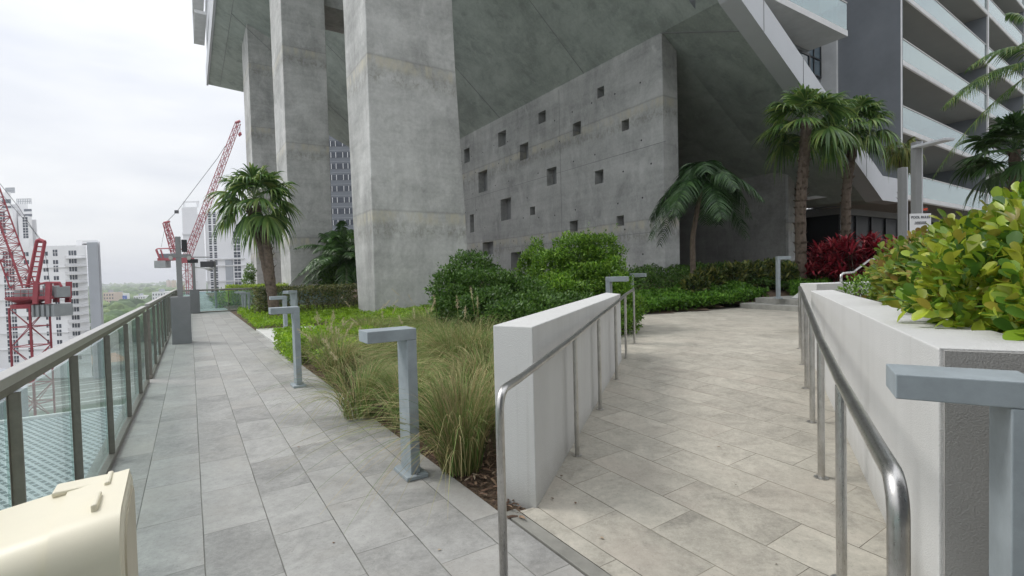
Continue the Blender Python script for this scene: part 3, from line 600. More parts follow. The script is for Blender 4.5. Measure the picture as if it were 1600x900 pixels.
# upper front walls
b = MB(); 
nn_ = [2.5, 7.3, 15.6, 23.3]
rings = [[NS(n_, 11.5, f_rim(n_)+0.6), NS(n_, 11.8, f_rim(n_)+0.6), NS(n_, 11.8, 60), NS(n_, 11.5, 60)] for n_ in nn_]; b.loft(rings)
b.nsbox(23.0, 23.3, 11.8, 13.5, 7.6, 60)
b.loft([[NS(n_, 13.5, f_in(n_)+0.15), NS(n_, 13.8, f_in(n_)+0.15), NS(n_, 13.8, 60), NS(n_, 13.5, 60)] for n_ in (23.3, 27.7, 28.7)]); b.build('upper_wall', M['greywall'], bld)
b = MB(); b.nsbox(26.6, 28.9, 10.66, 13.5, 4.80, 4.95); b.build('terrace_slab', M['slabedge'], bld)
b = MB(); b.nsbox(28.7, 28.95, 10.02, 16, 4.73, 60); o = b.build('side_wall', M['greywall'], bld)
b = MB(); b.nsbox(28.45, 28.69, 12.7, 13.49, 4.73, 60); b.build('wall_pier', M['slabedge'], bld)
for (n0, n1, s_, z0, z1) in ((18.6, 20.8, 11.5, 9.4, 10.7), (20.95, 23.2, 11.5, 8.15, 10.7), (26.9, 28.4, 13.5, 7.9, 10.6), (27.0, 28.4, 13.5, 5.5, 7.5), (26.9, 28.4, 13.5, 11.3, 13.8)):
    b = MB(); b.nsbox(n0, n1, s_-0.06, s_-0.01, z0, z1, 0)
    w = b.build('window', M['bluewin'], bld); fb = MB()
    for (a, c, d, e) in ((n0, n0+.09, z0, z1), (n1-.09, n1, z0, z1), (n0, n1, z1-.09, z1), (n0, n1, z0, z0+.09), ((n0+n1)/2-.04, (n0+n1)/2+.04, z0, z1), (n0, n1, z0+.9, z0+.97)): fb.nsbox(a, c, s_-0.10, s_-0.065+0.001*a/30, d, e)
    fb.build('frame', M['frame'], w)
# white projecting balcony
def balcony_ns(n0, n1, s0, s1, z):
    bb = MB(); bb.nsbox(n0, n1, s0, s1, z, z+0.24); bo = bb.build('balcony', M['slabedge'], bld)
    gb = MB(); gb.nsbox(n0, n1-0.02, s0+0.03, s0+0.045, z+0.26, z+1.35); gb.nsbox(n1-0.05, n1-0.035, s0+0.05, s1, z+0.26, z+1.35); gb.build('glass_panel', M['balglass'], bo)
    rb = MB(); rb.nsbox(n0, n1, s0+0.01, s0+0.06, z+1.355, z+1.40); rb.nsbox(n1-0.06, n1-0.01, s0+0.07, s1, z+1.355, z+1.40)
    for a in np.arange(n0, n1, 1.1): rb.nsbox(a, a+0.025, s0+0.046, s0+0.06, z+0.24, z+1.35)
    rb.build('handrail', M['railcap'], bo)
for z in (10.9, 14.1, 17.3): balcony_ns({10.9: 16.6, 14.1: 13.5, 17.3: 11.0}[z], 23.3, 9.96, 11.49, z)
# pillars
def pillar(rings):
    pb = MB(); pb.loft(rings); return pb.build('pillar', M['pillar'], bld, bevel=0.03, seg=2)
def pring(n, s, wn, ws, z, dn=0, ds=0): return [NS(n, s, z), NS(n+wn+dn, s, z), NS(n+wn+dn, s+ws+ds, z), NS(n, s+ws+ds, z)]
pillar([pring(5.08, 16.2, 3.57, 1.9, -0.3), pring(5.08, 16.2, 3.42, 2.3, 3.75), pring(5.08, 16.2, 3.18, 2.55, 8.9), pring(5.08, 16.2, 2.9, 2.9, 21)])['label'] = 'wide pale pillar with a rust and lime stain band, nearest of the three'
pillar([pring(4.52, 28.7, 2.22, 3.2, -0.3), pring(4.52, 28.7, 2.22, 3.5, 9), pring(4.52, 28.7, 2.22, 4.0, 22.3)])
pillar([pring(4.55, 45.0, 2.9, 4.2, -0.3), pring(4.55, 45.0, 2.9, 4.6, 22.3)])
b = MB(); b.nsbox(6.75, 8.6, 29.2, 32, 16.6, 21.5); b.build('column_head', M['pillar'], bld)
# wall with square holes. u = distance along s, holes given as photo pixel boxes turned into (s, z) on the wall face
NW = 16.8
def on_wall(px, py):
    d = ray(px, py); # solve CAM + d t has n == NW
    nd = CS*d[0]+SN*d[1]; t = NW/nd; p = CAM+d*t; return (-SN*p[0]+CS*p[1], p[2])
HP = [(725, 232, 734, 254), (778, 205, 791, 228), (841, 174, 853, 192), (933, 136, 944, 152), (812, 224, 826, 249), (895, 191, 908, 211), (971, 187, 983, 204), (747, 267, 762, 300),
      (854, 262, 870, 289), (929, 266, 943, 287), (782, 310, 799, 344), (828, 323, 836, 336), (734, 335, 741, 363), (890, 345, 903, 362), (963, 337, 975, 353), (754, 378, 771, 398), (798, 394, 815, 425), (690, 250, 698, 280), (700, 300, 708, 330)]
holes = []
for (x0, y0, x1, y1) in HP:
    sa, _ = on_wall(x0, y0); sb, _ = on_wall(x1, y1); cx_, cy_ = (x0+x1)/2, (y0+y1)/2; sc, zc = on_wall(cx_, cy_); _, zt = on_wall(cx_, y0); _, zb = on_wall(cx_, y1)
    holes.append((min(sa, sb), max(sa, sb), min(zt, zb), max(zt, zb)))
holes[12+4] = (holes[16][0], holes[16][1], holes[16][2]-0.8, holes[16][3])
def holed_wall(pt, u0, u1, z0, z1, holes, depth):
    """pt(u, z, d) -> world point; wall face at d=0, reveals go to d=depth"""
    us = sorted(set([u0, u1]+[h[0] for h in holes]+[h[1] for h in holes])); zs = sorted(set([z0, z1]+[h[2] for h in holes]+[h[3] for h in holes]))
    wb = MB()
    for i in range(len(us)-1):
        for j in range(len(zs)-1):
            cu, cz = (us[i]+us[i+1])/2, (zs[j]+zs[j+1])/2
            if any(h[0] < cu < h[1] and h[2] < cz < h[3] for h in holes): continue
            wb.add([pt(us[i], zs[j], 0), pt(us[i+1], zs[j], 0), pt(us[i+1], zs[j+1], 0), pt(us[i], zs[j+1], 0)], [(0, 1, 2, 3)])
    for (a, c, d, e) in holes:
        q = [(a, d), (c, d), (c, e), (a, e)]
        for k in range(4):
            p, r = q[k], q[(k+1) % 4]; wb.add([pt(*p, 0), pt(*r, 0), pt(*r, depth), pt(*p, depth)], [(0, 1, 2, 3)])
    return wb
wb = holed_wall(lambda u, z, d: NS(NW+d, u, z), 14.15, 46.6, -0.2, 11.35, holes, 0.55)
wb.nsbox(NW, NW+0.92, 14.13, 14.149, -0.2, 11.35)      # end face
wb.nsbox(NW+0.60, NW+0.92, 14.15, 46.6, -0.2, 11.35)
wo_ = wb.build('perforated_wall', M['wallc'], bld); wo_['label'] = 'tall board marked wall scattered with small square recesses'
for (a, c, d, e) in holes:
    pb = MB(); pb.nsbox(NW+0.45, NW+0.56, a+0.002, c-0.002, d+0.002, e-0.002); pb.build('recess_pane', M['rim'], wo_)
tb = MB(); 
th_me = mesh_from('tie_hole', [U_*0.045*math.cos(k*math.pi/4)+np.array([0, 0, 1])*0.045*math.sin(k*math.pi/4) for k in range(8)], [tuple(range(8))], [M['frame']]); nth = 0
for i, s_ in enumerate(np.arange(14.9, 45, 1.55)):
    for j, z in enumerate((1.0, 2.15, 3.4, 4.6, 5.9, 7.1, 8.35, 9.6)):
        if RNG.random() < 0.30 or nth > 92: continue
        a = s_+(0.4 if j % 2 else 0)+RNG.normal()*0.05; zz = z+RNG.normal()*0.05
        if any(h[0]-.1 < a < h[1]+.1 and h[2]-.1 < zz < h[3]+.1 for h in holes): continue
        c = np.array(NS(NW-0.004, a, zz)); nth += 1; h_ = link('tie_hole', th_me, wo_); h_.location = Vector(c)-bld.location
sb = MB()
for s_ in (21.0, 30.5, 38): sb.box(NS(NW-0.004, s_, 5.5), U_*0.012, N_*0.003, (0, 0, 5.6))
for z in (3.05, 6.75): sb.box(NS(NW-0.0045, 30, z), U_*16, N_*0.003, (0, 0, 0.011))
sb.build('formwork_joint', M['rim'], wo_)
# second solid concrete wall with a pale end
b = MB(); b.nsbox(25.1, 25.75, 13.6, 40, 0, 7.5); b.build('inner_wall', M['darkc'], bld)
b = MB(); b.nsbox(25.12, 25.73, 13.45, 13.59, 0, 7.0); b.build('wall_end', M['wallc'], bld)
# dark glazed lobby
C0 = np.array(at(1310, 400, 27.0)); C0[2] = 0
b = MB(); b.box(C0+N_*14+U_*5+np.array([0, 0, 2.3]), N_*14, U_*5, (0, 0, 2.28)); lob = b.build('lobby', M['darkglass'], bld)
b = MB()
for k in np.arange(0.03, 28, 1.9): b.box(C0+N_*k-U_*0.05+np.array([0, 0, 2.3]), N_*0.035, U_*0.04, (0, 0, 2.27))
b.build('mullion', M['frame'], lob)
b = MB(); b.box(C0+N_*14+U_*4.9+np.array([0, 0, 4.35]), N_*14.2, U_*5.1, (0, 0, 0.18)); b.build('lobby_header', M['rim'], lob)
# ---- balcony block to the right
F0 = np.array([18.7, 24.0, 0]); W_ = np.array([0.819, 0.574, 0]); I_ = np.array([-0.574, 0.819, 0])
def TD(t, d, z=0.0): p = F0+W_*t+I_*d; return (p[0], p[1], z)
def tdbox(bb, t0, t1, d0, d1, z0, z1, m=0): return bb.box(np.array(TD((t0+t1)/2, (d0+d1)/2, (z0+z1)/2)), W_*(t1-t0)/2, I_*(d1-d0)/2, (0, 0, (z1-z0)/2), m)
LV = [4.50, 7.68, 10.88, 14.08, 17.28, 20.48, 23.7]
b = MB(); tdbox(b, -0.05, 60, 3.6, 3.9, 4.5, 60); b.build('recessed_wall', M['greywall'], bld)
bays = [(0.22, 15.2), (15.42, 25.6), (25.82, 38)]
for k, tf in enumerate((0.0, 15.2, 25.6)):
    b = MB(); tdbox(b, tf, tf+0.22, 0.05, 3.6, 4.5, 60); fo = b.build('fin_wall', M['greywall'], bld)
    b = MB(); tdbox(b, tf-0.01, tf+0.23, -0.03, 0.05, 4.5, 60); b.build('edge_trim', M['slabedge'], fo)
for li, z in enumerate(LV):
    for bi, (t0, t1) in enumerate(bays):
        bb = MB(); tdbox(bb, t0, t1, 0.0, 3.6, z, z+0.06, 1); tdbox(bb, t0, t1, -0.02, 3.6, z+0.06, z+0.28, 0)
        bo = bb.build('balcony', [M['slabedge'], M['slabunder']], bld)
        gb = MB(); tdbox(gb, t0+0.01, t1-0.01, 0.05, 0.065, z+0.30, z+1.32); gb.build('glass_panel', M['balglass'], bo)
        rb = MB(); tdbox(rb, t0, t1, 0.03, 0.085, z+1.325, z+1.375); tdbox(rb, t0, t1, 0.04, 0.10, z+0.281, z+0.295)
        for a in np.arange(t0+1.3, t1, 1.5): tdbox(rb, a, a+0.02, 0.066, 0.08, z+0.29, z+1.32)
        rb.build('handrail', M['railcap'], bo)
        # enclosed room with glass doors beside the fin
        wb_ = MB(); tdbox(wb_, t0, t0+3.0, 1.7, 1.75, z+0.29, z+3.15); dw = wb_.build('glass_door', M['tealglass'], bo)
        fb = MB()
        for a in (t0, t0+1.0, t0+2.0, t0+2.94): tdbox(fb, a, a+0.07, 1.62, 1.69, z+0.29, z+3.15)
        tdbox(fb, t0, t0+3.0, 1.60, 1.70, z+3.02, z+3.16); tdbox(fb, t0+3.0, t0+3.08, 1.62, 3.6, z+0.29, z+3.15); fb.build('frame', M['frame'], dw)
        for tt in (t0+5.0, t0+9.5):
            if tt+2.6 < t1:
                wb_ = MB(); tdbox(wb_, tt, tt+2.6, 3.5, 3.55, z+0.29, z+2.6); dw = wb_.build('glass_door', M['bluewin'], bo)
# exit sign hung under the lowest slab
ex = thing('exit_sign', 'small red lettered exit sign under the lowest balcony slab', 'sign', at(1444, 327.5, 25.4)); ex['label'] = 'small dark exit sign with red letters under the lowest balcony slab'
EX = np.array(ex.location); b = MB(); b.box(EX, (0.17, 0, 0), (0, 0.03, 0), (0, 0, 0.12)); b.build('housing', M['frame'], ex)
def textmesh(txt, size, mat, loc, rotz, parent, name='lettering', tilt=math.pi/2, bold=0.0):
    cu = bpy.data.curves.new(name, 'FONT'); cu.body = txt; cu.size = size; cu.align_x = 'CENTER'; cu.align_y = 'CENTER'; cu.extrude = 0.002; cu.offset = bold
    tmp = bpy.data.objects.new(name, cu); col.objects.link(tmp); bpy.context.view_layer.update()
    me = bpy.data.meshes.new_from_object(tmp.evaluated_get(bpy.context.evaluated_depsgraph_get())); bpy.data.objects.remove(tmp); bpy.data.curves.remove(cu)
    me.name = name; me.materials.clear(); me.materials.append(mat); o = bpy.data.objects.new(name, me); col.objects.link(o); o.parent = parent; o.location = Vector(loc)-parent.location; o.rotation_euler = (tilt, 0, rotz); return o
def redlit():
    t = NT('exit_letters'); e = t.n('ShaderNodeEmission', Color=(0.9, 0.12, 0.05, 1), Strength=0.5); return t.done(e.outputs[0])
textmesh('EXIT', 0.15, redlit(), EX+np.array([0, -0.035, 0]), 0, ex, bold=0.004)
# =================================================================== RAILINGS, BOLLARDS, WALLS
def glass_rail(label, pts, posts, H=1.08, cap=True, gm='glass'):
    """pts: (start, end) on the floor; posts: distances from the start"""
    a, c = np.array(pts[0]), np.array(pts[1]); d = c-a; L = np.linalg.norm(d); d = d/L; q = np.array([-d[1], d[0], 0]); up = np.array([0, 0, 1.0])
    t = thing('glass_railing', label, 'railing', tuple(a), group='glass railings along the terrace edge')
    def bx(u0, u1, v0, v1, z0, z1, bb): bb.box(a+d*(u0+u1)/2+q*(v0+v1)/2+up*(z0+z1)/2, d*(u1-u0)/2, q*(v1-v0)/2, up*(z1-z0)/2)
    b = MB(); bx(0, L, -0.03, 0.03, H-0.03, H+0.010, b); b.build('handrail', M['railcap'], t, bevel=0.004)
    b = MB(); bx(0, L, -0.008, 0.024, H-0.072, H-0.031, b); b.build('top_channel', M['bronze'], t)
    b = MB(); bx(0, L, -0.028, 0.034, 0.0, 0.05, b); b.build('base_channel', M['bronze'], t, bevel=0.004)
    for u in posts:
        b = MB(); bx(u-0.006, u+0.006, -0.026, 0.010, 0.051, H-0.074, b); bx(u-0.013, u+0.013, 0.0105, 0.013, 0.051, H-0.08, b); b.build('post', M['bronze'], t)
    ps = sorted(posts)
    for i in range(len(ps)-1):
        b = MB(); bx(ps[i]+0.006, ps[i+1]-0.006, 0.014, 0.026, 0.06, H-0.10, b); b.build('glass_pane', M[gm], t)
    return t
glass_rail('long near glass railing with flat grey handrail above the patterned roof', (NS(-0.62, -0.6), NS(-0.56, 8.75)), [-0.0+0.02, 0.6+0.28, 2.15, 3.28, 4.42, 5.72, 7.02, 8.28, 9.33])
glass_rail('second glass railing beyond the gap, closely spaced posts behind the grey plinth', (NS(-0.54, 9.05), NS(-0.50, 26.3)), [0.03]+list(np.arange(1.25, 17.2, 1.27))+[17.2], 1.10)
glass_rail('pale green glass railing closing off the far end of the walkway', (NS(-0.42, 26.55), NS(6.5, 26.55)), [0.05, 1.9, 3.8, 5.6, 6.9], 1.05, gm='farglass')
# L-shaped bollard lights
def make_bollard():
    r = thing('bollard_light', '', 'bollard light'); H = 1.055
    b = MB(); b.xbox(-0.035, 0.035, -0.10, 0.10, 0.031, H-0.081); b.build('post', M['bollard'], r, bevel=0.004)
    b = MB(); b.xbox(-0.31, 0.036, -0.101, 0.101, H-0.08, H); b.build('arm', M['bollard'], r, bevel=0.004)
    b = MB(); b.xbox(-0.08, 0.08, -0.14, 0.14, 0.0, 0.03); b.build('base_plate', M['bollard'], r, bevel=0.006)
    for k in (-0.118, 0.118): b = MB(); b.tube([(0, k, 0.030), (0, k, 0.040)], 0.011, 6); b.build('bolt', M['plinth'], r)
    b = MB(); b.xbox(-0.28, -0.08, -0.06, 0.06, H-0.084, H-0.0805); b.build('lens', M['midgrey'], r)
    return r
bol = make_bollard()
def heading(v): return math.atan2(v[1], v[0])+math.pi        # arm points along -x
BL = [((NS(1.285, 3.40)), heading(-N_), 1, 'blue grey angular bollard light standing on the paving right in front of the grass clumps'),
      ((0, 0, 0), heading((-.869, .495)), 1, 'bollard light nearest the camera, its arm crossing in front of the right planter wall'),
      (g(466, 603), heading(-N_), 1, 'bollard light at the corner of the clipped bright green ground cover'),
      (at(446, 505, 11.6), heading(-N_), 0.93, 'bollard light beside the pale garden path, behind the corner one'),
      (at(460, 490, 14.6), heading((-.35, -1)), 1, 'dark bollard light turned end on in front of the long dark hedge'),
      (NS(1.95, 22.4), heading(-N_), 0.88, 'nearest of the three small bollard lights by the end railing'),
      (NS(1.97, 24.3), heading(-N_), 0.88, 'middle one of the three small bollard lights by the end railing'),
      (NS(2.0, 25.9), heading(-N_), 0.86, 'farthest of the three small bollard lights by the end railing'),
      (at(953, 520, 8.3), heading((.92, -.38)), 1.0, 'bollard light just behind the far end of the left white wall, arm to the right'),
      (at(988, 500, 11.0), heading((.92, -.38)), 1.0, 'bollard light behind the top of the left steel handrail, against the bare wall'),
      (at(1216, 462, 14.0), heading((.97, -.22)), 1.12, 'bollard light standing on the two concrete steps')]
# foreground one: near-left edge of the arm sits at (1.26, 1.62)
a_ = np.array([-.869, .495, 0]); b_ = np.array([-.495, -.869, 0])
fx = np.array([1.229, 1.60, 0])-a_*0.31-b_*0.10; BL[1] = (tuple(fx), BL[1][1], 1.01, BL[1][3])
for i, (p, rz, sc, lb) in enumerate(BL):
    o = bol if i == 0 else copy_tree(bol)
    z = p[2]
    if i in (3, 4): z = 0.05 if i == 3 else 0.03
    if i == 8: z = 0.27
    if i == 9: z = 0.30
    if i == 10: z = 0.53
    o.location = (p[0], p[1], z); o.rotation_euler = (0, 0, rz); o.scale = (1, 1, sc); o['label'] = lb; o['group'] = 'angular bollard lights'
# low white walls beside the ramp
def wall_thing(poly, z0, z1, label, mats, name='low_wall', endmat=None):
    b = MB(); b.prism([p[:2] for p in poly], z0, z1); o = b.build(name, mats, None, bevel=0.006, seg=2); return tag(o, label, 'wall')
wall_thing([(0.115, 2.955), (1.50, 6.92), (1.40, 7.45), (-0.125, 3.10)], -0.3, 1.10, 'tapering white stucco wall between the grass clumps and the left steel handrail', M['stucco'])
M['shadestucco'] = stucco('shaded_white_stucco', (0.34, 0.335, 0.32))  # white stucco with shade put into its colour, for the planter end face
pl = thing('planter_wall', 'long white planter wall holding the big leaved hedge, shade coloured into its grey end', 'wall', (1.6, 1.87, 0))
b = MB(); b.prism([(1.59, 1.86), (3.88, 6.48), (4.22, 6.57), (1.94, 1.70)], -0.3, 1.10); b.build('side_wall', M['stucco'], pl, bevel=0.006)
b = MB(); b.prism([(1.597, 1.845), (1.588+0.0, 1.83), (4.6, 0.30), (4.75, 0.55), (1.93, 1.98)][0:5], -0.3, 1.0955); b.build('end_wall', M['shadestucco'], pl)
b = MB(); b.prism([(1.592, 1.858), (4.6, 0.33), (4.75, 0.58), (1.95, 1.99)], 1.096, 1.101); b.build('coping', M['stucco'], pl)
b = MB(); b.prism([(2.0, 1.95), (4.7, 0.62), (9, 5.5), (4.3, 6.6)], 0.2, 0.96); b.build('soil', M['mulch'], pl)
p0 = at(1259, 444.5, 8.9); p1 = at(1276, 444.3, 8.7); p2 = at(1420, 440, 9.0)
wall_thing([(p0[0], p0[1]), (p1[0], p1[1]), (p2[0]+0.6, p2[1]+0.2), (p2[0]+0.6, p2[1]+0.5), (p0[0]+0.1, p0[1]+0.35)], 0, 1.105, 'short pale wall behind the far end of the planter wall', M['stucco'])
# stainless handrails
def steel_rail(label, posts, near_kink, H=0.9, name='handrail', r=0.0195):
    pts = [np.array(p, float) for p in posts]; up = np.array([0, 0, H]); t = thing(name, label, 'handrail', tuple(pts[0]), group='stainless steel handrails up the ramp')
    a = pts[0]; d = pts[1]-pts[0]; d[2] = 0; d /= np.linalg.norm(d)
    top = [a+up-np.array([0, 0, 0.10])]
    for k in np.linspace(0, math.pi/2, 7): top.append(a+up+d*0.085*(1-math.cos(k))-np.array([0, 0, 0.085*(1-math.sin(k))]))
    top.append(a+up+d*0.30); 
    for p in pts[1:]: top.append(p+up)
    path = [a]+top; b = MB(); b.tube(path, r, 14); b.build('rail', M['steel'], t, smooth=True)
    for p in pts[1:]:
        b = MB(); b.tube([p, p+up-np.array([0, 0, 0.02])], r*0.9, 12); b.tube([p, p+np.array([0, 0, 0.006])], r*1.9, 14); b.build('post', M['steel'], t, smooth=False)
    return t
near = g(788, 925)
Lp = [near]+[gr(*q) for q in ((902, 712), (938, 640), (963.5, 593), (978.5, 560), (991.5, 537))]
steel_rail('left stainless steel handrail curving down in front of the tapering white wall', Lp, None)
Rp = [(0.905, 1.17, 0.0), (1.44, 2.19, 0.01)]+[gr(*q) for q in ((1283.5, 747), (1269.5, 660), (1260.5, 607), (1254.5, 570), (1250.5, 545))]
steel_rail('right stainless steel handrail running close along the planter wall', Rp, None, r=0.0235)
t = thing('step_handrail', 'small bent stainless handrail on the short pale wall by the red plants', 'handrail', at(1314, 441, 9.2))
b = MB(); b.tube([at(1314, 441, 9.2), at(1314, 430, 9.2), at(1317, 427, 9.25), at(1333, 425.5, 9.5), at(1357, 407, 10), at(1385, 399, 10.3), at(1400, 399, 10.5)], 0.022, 10); b.build('rail', M['steel'], t, smooth=True)
# plinths with light poles on the walkway
def pole(px, py, w, hp, ht, label, fixtures):
    p = np.array(g(px, py)); t = thing('light_pole', label, 'light pole', tuple(p), group='grey light poles on plinths')
    b = MB(); b.box(p+np.array([0, 0, hp/2]), N_*w/2, U_*w/2, (0, 0, hp/2)); b.build('plinth', M['plinth'], t, bevel=0.01)
    b = MB(); b.box(p+np.array([0, 0, (hp+ht)/2+.001]), N_*0.055, U_*0.055, (0, 0, (ht-hp)/2)); b.build('pole', M['polep'], t, bevel=0.006)
    fixtures(p, t)
def fix1(p, t):
    up = np.array([0, 0, 1.0])
    b = MB(); b.box(p+up*2.25+N_*0.12, N_*0.055, U_*0.09, (0, 0, 0.14)); b.build('speaker', M['black'], t, bevel=0.01)
    b = MB(); b.box(p+up*2.02+N_*0.03, N_*0.22, U_*0.065, (0, 0, 0.035)); b.build('bracket', M['polep'], t)
    for k in (-0.15, 0.2): b = MB(); b.tube([p+up*1.97+N_*k-U_*0.16, p+up*1.96+N_*k+U_*0.08], 0.042, 10); b.build('camera_housing', M['midgrey'], t)
def fix2(p, t):
    up = np.array([0, 0, 1.0])
    b = MB(); b.box(p+up*2.33-N_*0.02, N_*0.20, U_*0.08, (0, 0, 0.085)); b.build('floodlight', M['black'], t, bevel=0.01)
    b = MB(); b.box(p+up*2.50+N_*0.15, N_*0.5, U_*0.05, (0, 0, 0.02)); b.build('bracket', M['polep'], t)
    b = MB(); b.tube([p+up*2.06, p+up*2.0+N_*0.45], 0.022, 6); b.tube([p+up*1.99+N_*0.42, p+up*1.96+N_*0.60, p+up*1.98+N_*0.76], [0.03, 0.08, 0.03], 8); b.build('lamp_arm', M['midgrey'], t)
pole(285, 536, 0.38, 1.08, 2.46, 'nearer grey light pole on a square plinth, with speaker and two cameras', fix1)
pole(305.5, 489.5, 0.36, 1.06, 2.30, 'farther grey light pole on a plinth with floodlight and curved lamp', fix2)
p = np.array(at(338, 482, 27.5)); p[2] = -0.3; t = thing('floodlight_pole', 'thin pole with a wide black floodlight behind the end railing', 'light pole', tuple(p))
b = MB(); b.tube([p, p+np.array([0, 0, 2.8])], 0.06, 8); b.build('pole', M['polep'], t)
b = MB(); b.box(p+np.array([-0.35, 0, 2.65]), (0.38, 0, 0), (0, 0.1, 0), (0, 0, 0.16)); b.build('floodlight', M['black'], t, bevel=0.02)
# tall lamp posts and sign near the balconies
def lamp_post(px, Y, w, ytop, label, arm):
    p = np.array(at(px, 400, Y)); p[2] = 0.9; top = at(px, ytop, Y)[2]; t = thing('lamp_post', label, 'lamp post', tuple(p), group='square lamp posts by the balconies')
    b = MB(); b.xbox(p[0]-w*.5, p[0]+w*.32, p[1]-w/2, p[1]+w/2, 0.6, top); b.build('post', M['polep'], t, bevel=0.01)
    b = MB(); b.xbox(p[0]+w*.325, p[0]+w/2, p[1]-w/2, p[1]+w/2, 0.6, top); b.build('edge_strip', M['fascia'], t)
    if arm:
        b = MB(); q0 = np.array(at(1431, 230, Y)); q1 = np.array(at(1484, 217, Y-0.8)); d = q1-q0; L = np.linalg.norm(d); d /= L; sd = np.cross(d, (0, 0, 1)); b.box((q0+q1)/2, d*L/2, sd*0.13, np.cross(sd, d)*0.03); b.build('lamp_head', M['fascia'], t, bevel=0.01)
lamp_post(1432.5, 12.0, 0.165, 222, 'square lamp post with a thin tilted lamp head, behind the rules sign', True)
lamp_post(1410.5, 12.6, 0.15, 262, 'shorter square post left of the lamp post, under the small palm', False)
sg = thing('rules_sign', 'small white pool rules sign above the big leaved hedge', 'sign', at(1438, 347, 11.2)); S_ = np.array(sg.location)
b = MB(); b.box(S_, (0.235, 0, 0), (0, 0.008, 0), (0, 0, 0.19)); b.build('panel', M['signw'], sg, bevel=0.003)
b = MB(); b.xbox(S_[0]-.2, S_[0]-.13, S_[1]+.01, S_[1]+.05, 0.5, S_[2]+0.15); b.build('post', M['signw'], sg)
textmesh('POOL RULES', 0.075, M['ink'], S_+np.array([0, -0.011, 0.105]), 0, sg, bold=0.001)
textmesh('NO LIFEGUARD ON DUTY\nNO DIVING  NO GLASS\nSHOWER BEFORE ENTERING', 0.022, M['ink'], S_+np.array([0, -0.011, -0.02]), 0, sg, name='small_print')
# cream plastic bin in the near left corner
cb = thing('plastic_bin', 'cream plastic bin with rounded lid edge in the near left corner', 'bin', (-1.0, 1.1, 0))
cr_ = np.array([-0.865, 1.075, 0]); dn = np.array([-0.80, -0.60, 0]); ds_ = np.array([-0.555, 0.832, 0])   # near right corner, leftward, backward
def binring(u, inset=0.0, shrink=0.0, dz=0.0):
    r = 0.085; D = 0.33; top = 0.905-0.16*u**1.2+dz; pts = [(0.02+inset, 0.0), (0.0+inset, 0.55)]
    for k in np.linspace(0, math.pi/2, 14): pts.append((r*(1-math.cos(k))+inset, top-inset-r*(1-math.sin(k))))
    pts += [(D-0.03-inset, top-inset+0.012), (D-inset, top-inset-0.012), (D-0.01-inset, 0.55), (D-0.03-inset, 0.0)]
    return [cr_+dn*u+ds_*a+np.array([0, 0, z]) for a, z in pts]
b = MB(); b.loft([binring(u) for u in (0.012, 0.03, 0.15, 0.3, 0.5, 0.75, 0.95)]); b.loft([binring(0.0, 0.008), binring(0.012)]); o = b.build('body', M['cream'], cb, smooth=True)
o.data.polygons.foreach_set('use_smooth', [True]*len(o.data.polygons)); m_ = o.modifiers.new('bevel', 'BEVEL'); m_.width = 0.006; m_.segments = 2; m_.limit_method = 'ANGLE'; m_.angle_limit = math.radians(50)
o.data.set_sharp_from_angle(angle=math.radians(35))
b = MB(); b.loft([binring(-0.004, 0.03), binring(0.002, 0.03)]); b.build('side_recess', M['creamside'], cb)
b = MB(); b.loft([binring(u, -0.006) for u in (0.005, 0.125)]); lbo = b.build('lid_band', M['cream'], cb, smooth=True); lbo.data.set_sharp_from_angle(angle=math.radians(35))
for (u, v) in ((0.055, 0.11), (0.045, 0.255)):
    b = MB(); c = cr_+dn*u+ds_*(v+0.02)+np.array([0, 0, 0.905-0.16*u**1.2+0.012]); b.box(c, dn*0.006, ds_*0.045, (0, 0, 0.010)); b.build('hinge_tab', M['cream'], cb, bevel=0.004)
b = MB(); b.box(cr_+dn*0.08+ds_*0.30+np.array([0, 0, 0.905]), dn*0.075, ds_*0.035, (0, 0, 0.008)); b.build('hinge_block', M['cream'], cb, bevel=0.006)
# unseen building added behind the viewer, on the right, to shade the faces turned this way
rb_ = thing('added_shade_building', 'dark grey unseen building added behind the viewer for shade', 'building', (6, -5, 0))
b = MB(); b.xbox(-0.35, 16, -6, -0.95, -0.3, 13.0); b.build('wall', M['greywall'], rb_)
for k in range(3): b = MB(); b.xbox(3+4*k, 5.6+4*k, -0.97, -0.91, 0.1, 2.6); b.build('window', M['bluewin'], rb_)
# =================================================================== PLANTS
T3 = lambda p, z=0.0: (p[0], p[1], z)
# palm left of the pillars
pb = NS(2.55, 17.6, 0.05)
top = at(398, 312, 17.0); mid = at(418, 385, 16.6); bs = at(427, 447, 16.4); bs = (bs[0], bs[1], 0.05)
tA = [bs, mid, top]; tB = [(bs[0]+.1, bs[1], 0.05), at(409, 385, 16.7), at(388, 322, 17.0)]
fan_palm('twin trunked fan palm leaning left in front of the tapered pillars', bs, tA, 1.5, 27, M['palm'], (0.16, 0.10), 1.0, group='fan palms', stubs=50, droop=0.55, trunks=[tA, tB], el=(-55, 80), nseg=30, pet=0.85)
bs = at(1252, 418, 17.5); top = at(1260, 192, 17.5); bz = bed_z(bs[0], bs[1])
fan_palm('taller fan palm with a shaggy straight trunk left of the red plants', (bs[0], bs[1], bz), [(bs[0], bs[1], bz-.1), at(1250, 330, 17.5), at(1256, 255, 17.5), top], 1.75, 27, M['palm'], (0.18, 0.16), 1.02, group='fan palms', stubs=300, droop=0.52, el=(-35, 85), nseg=30, pet=1.0)
bs = at(1320, 380, 19.5); bz = bed_z(bs[0], bs[1]); top = at(1337, 196, 19.5)
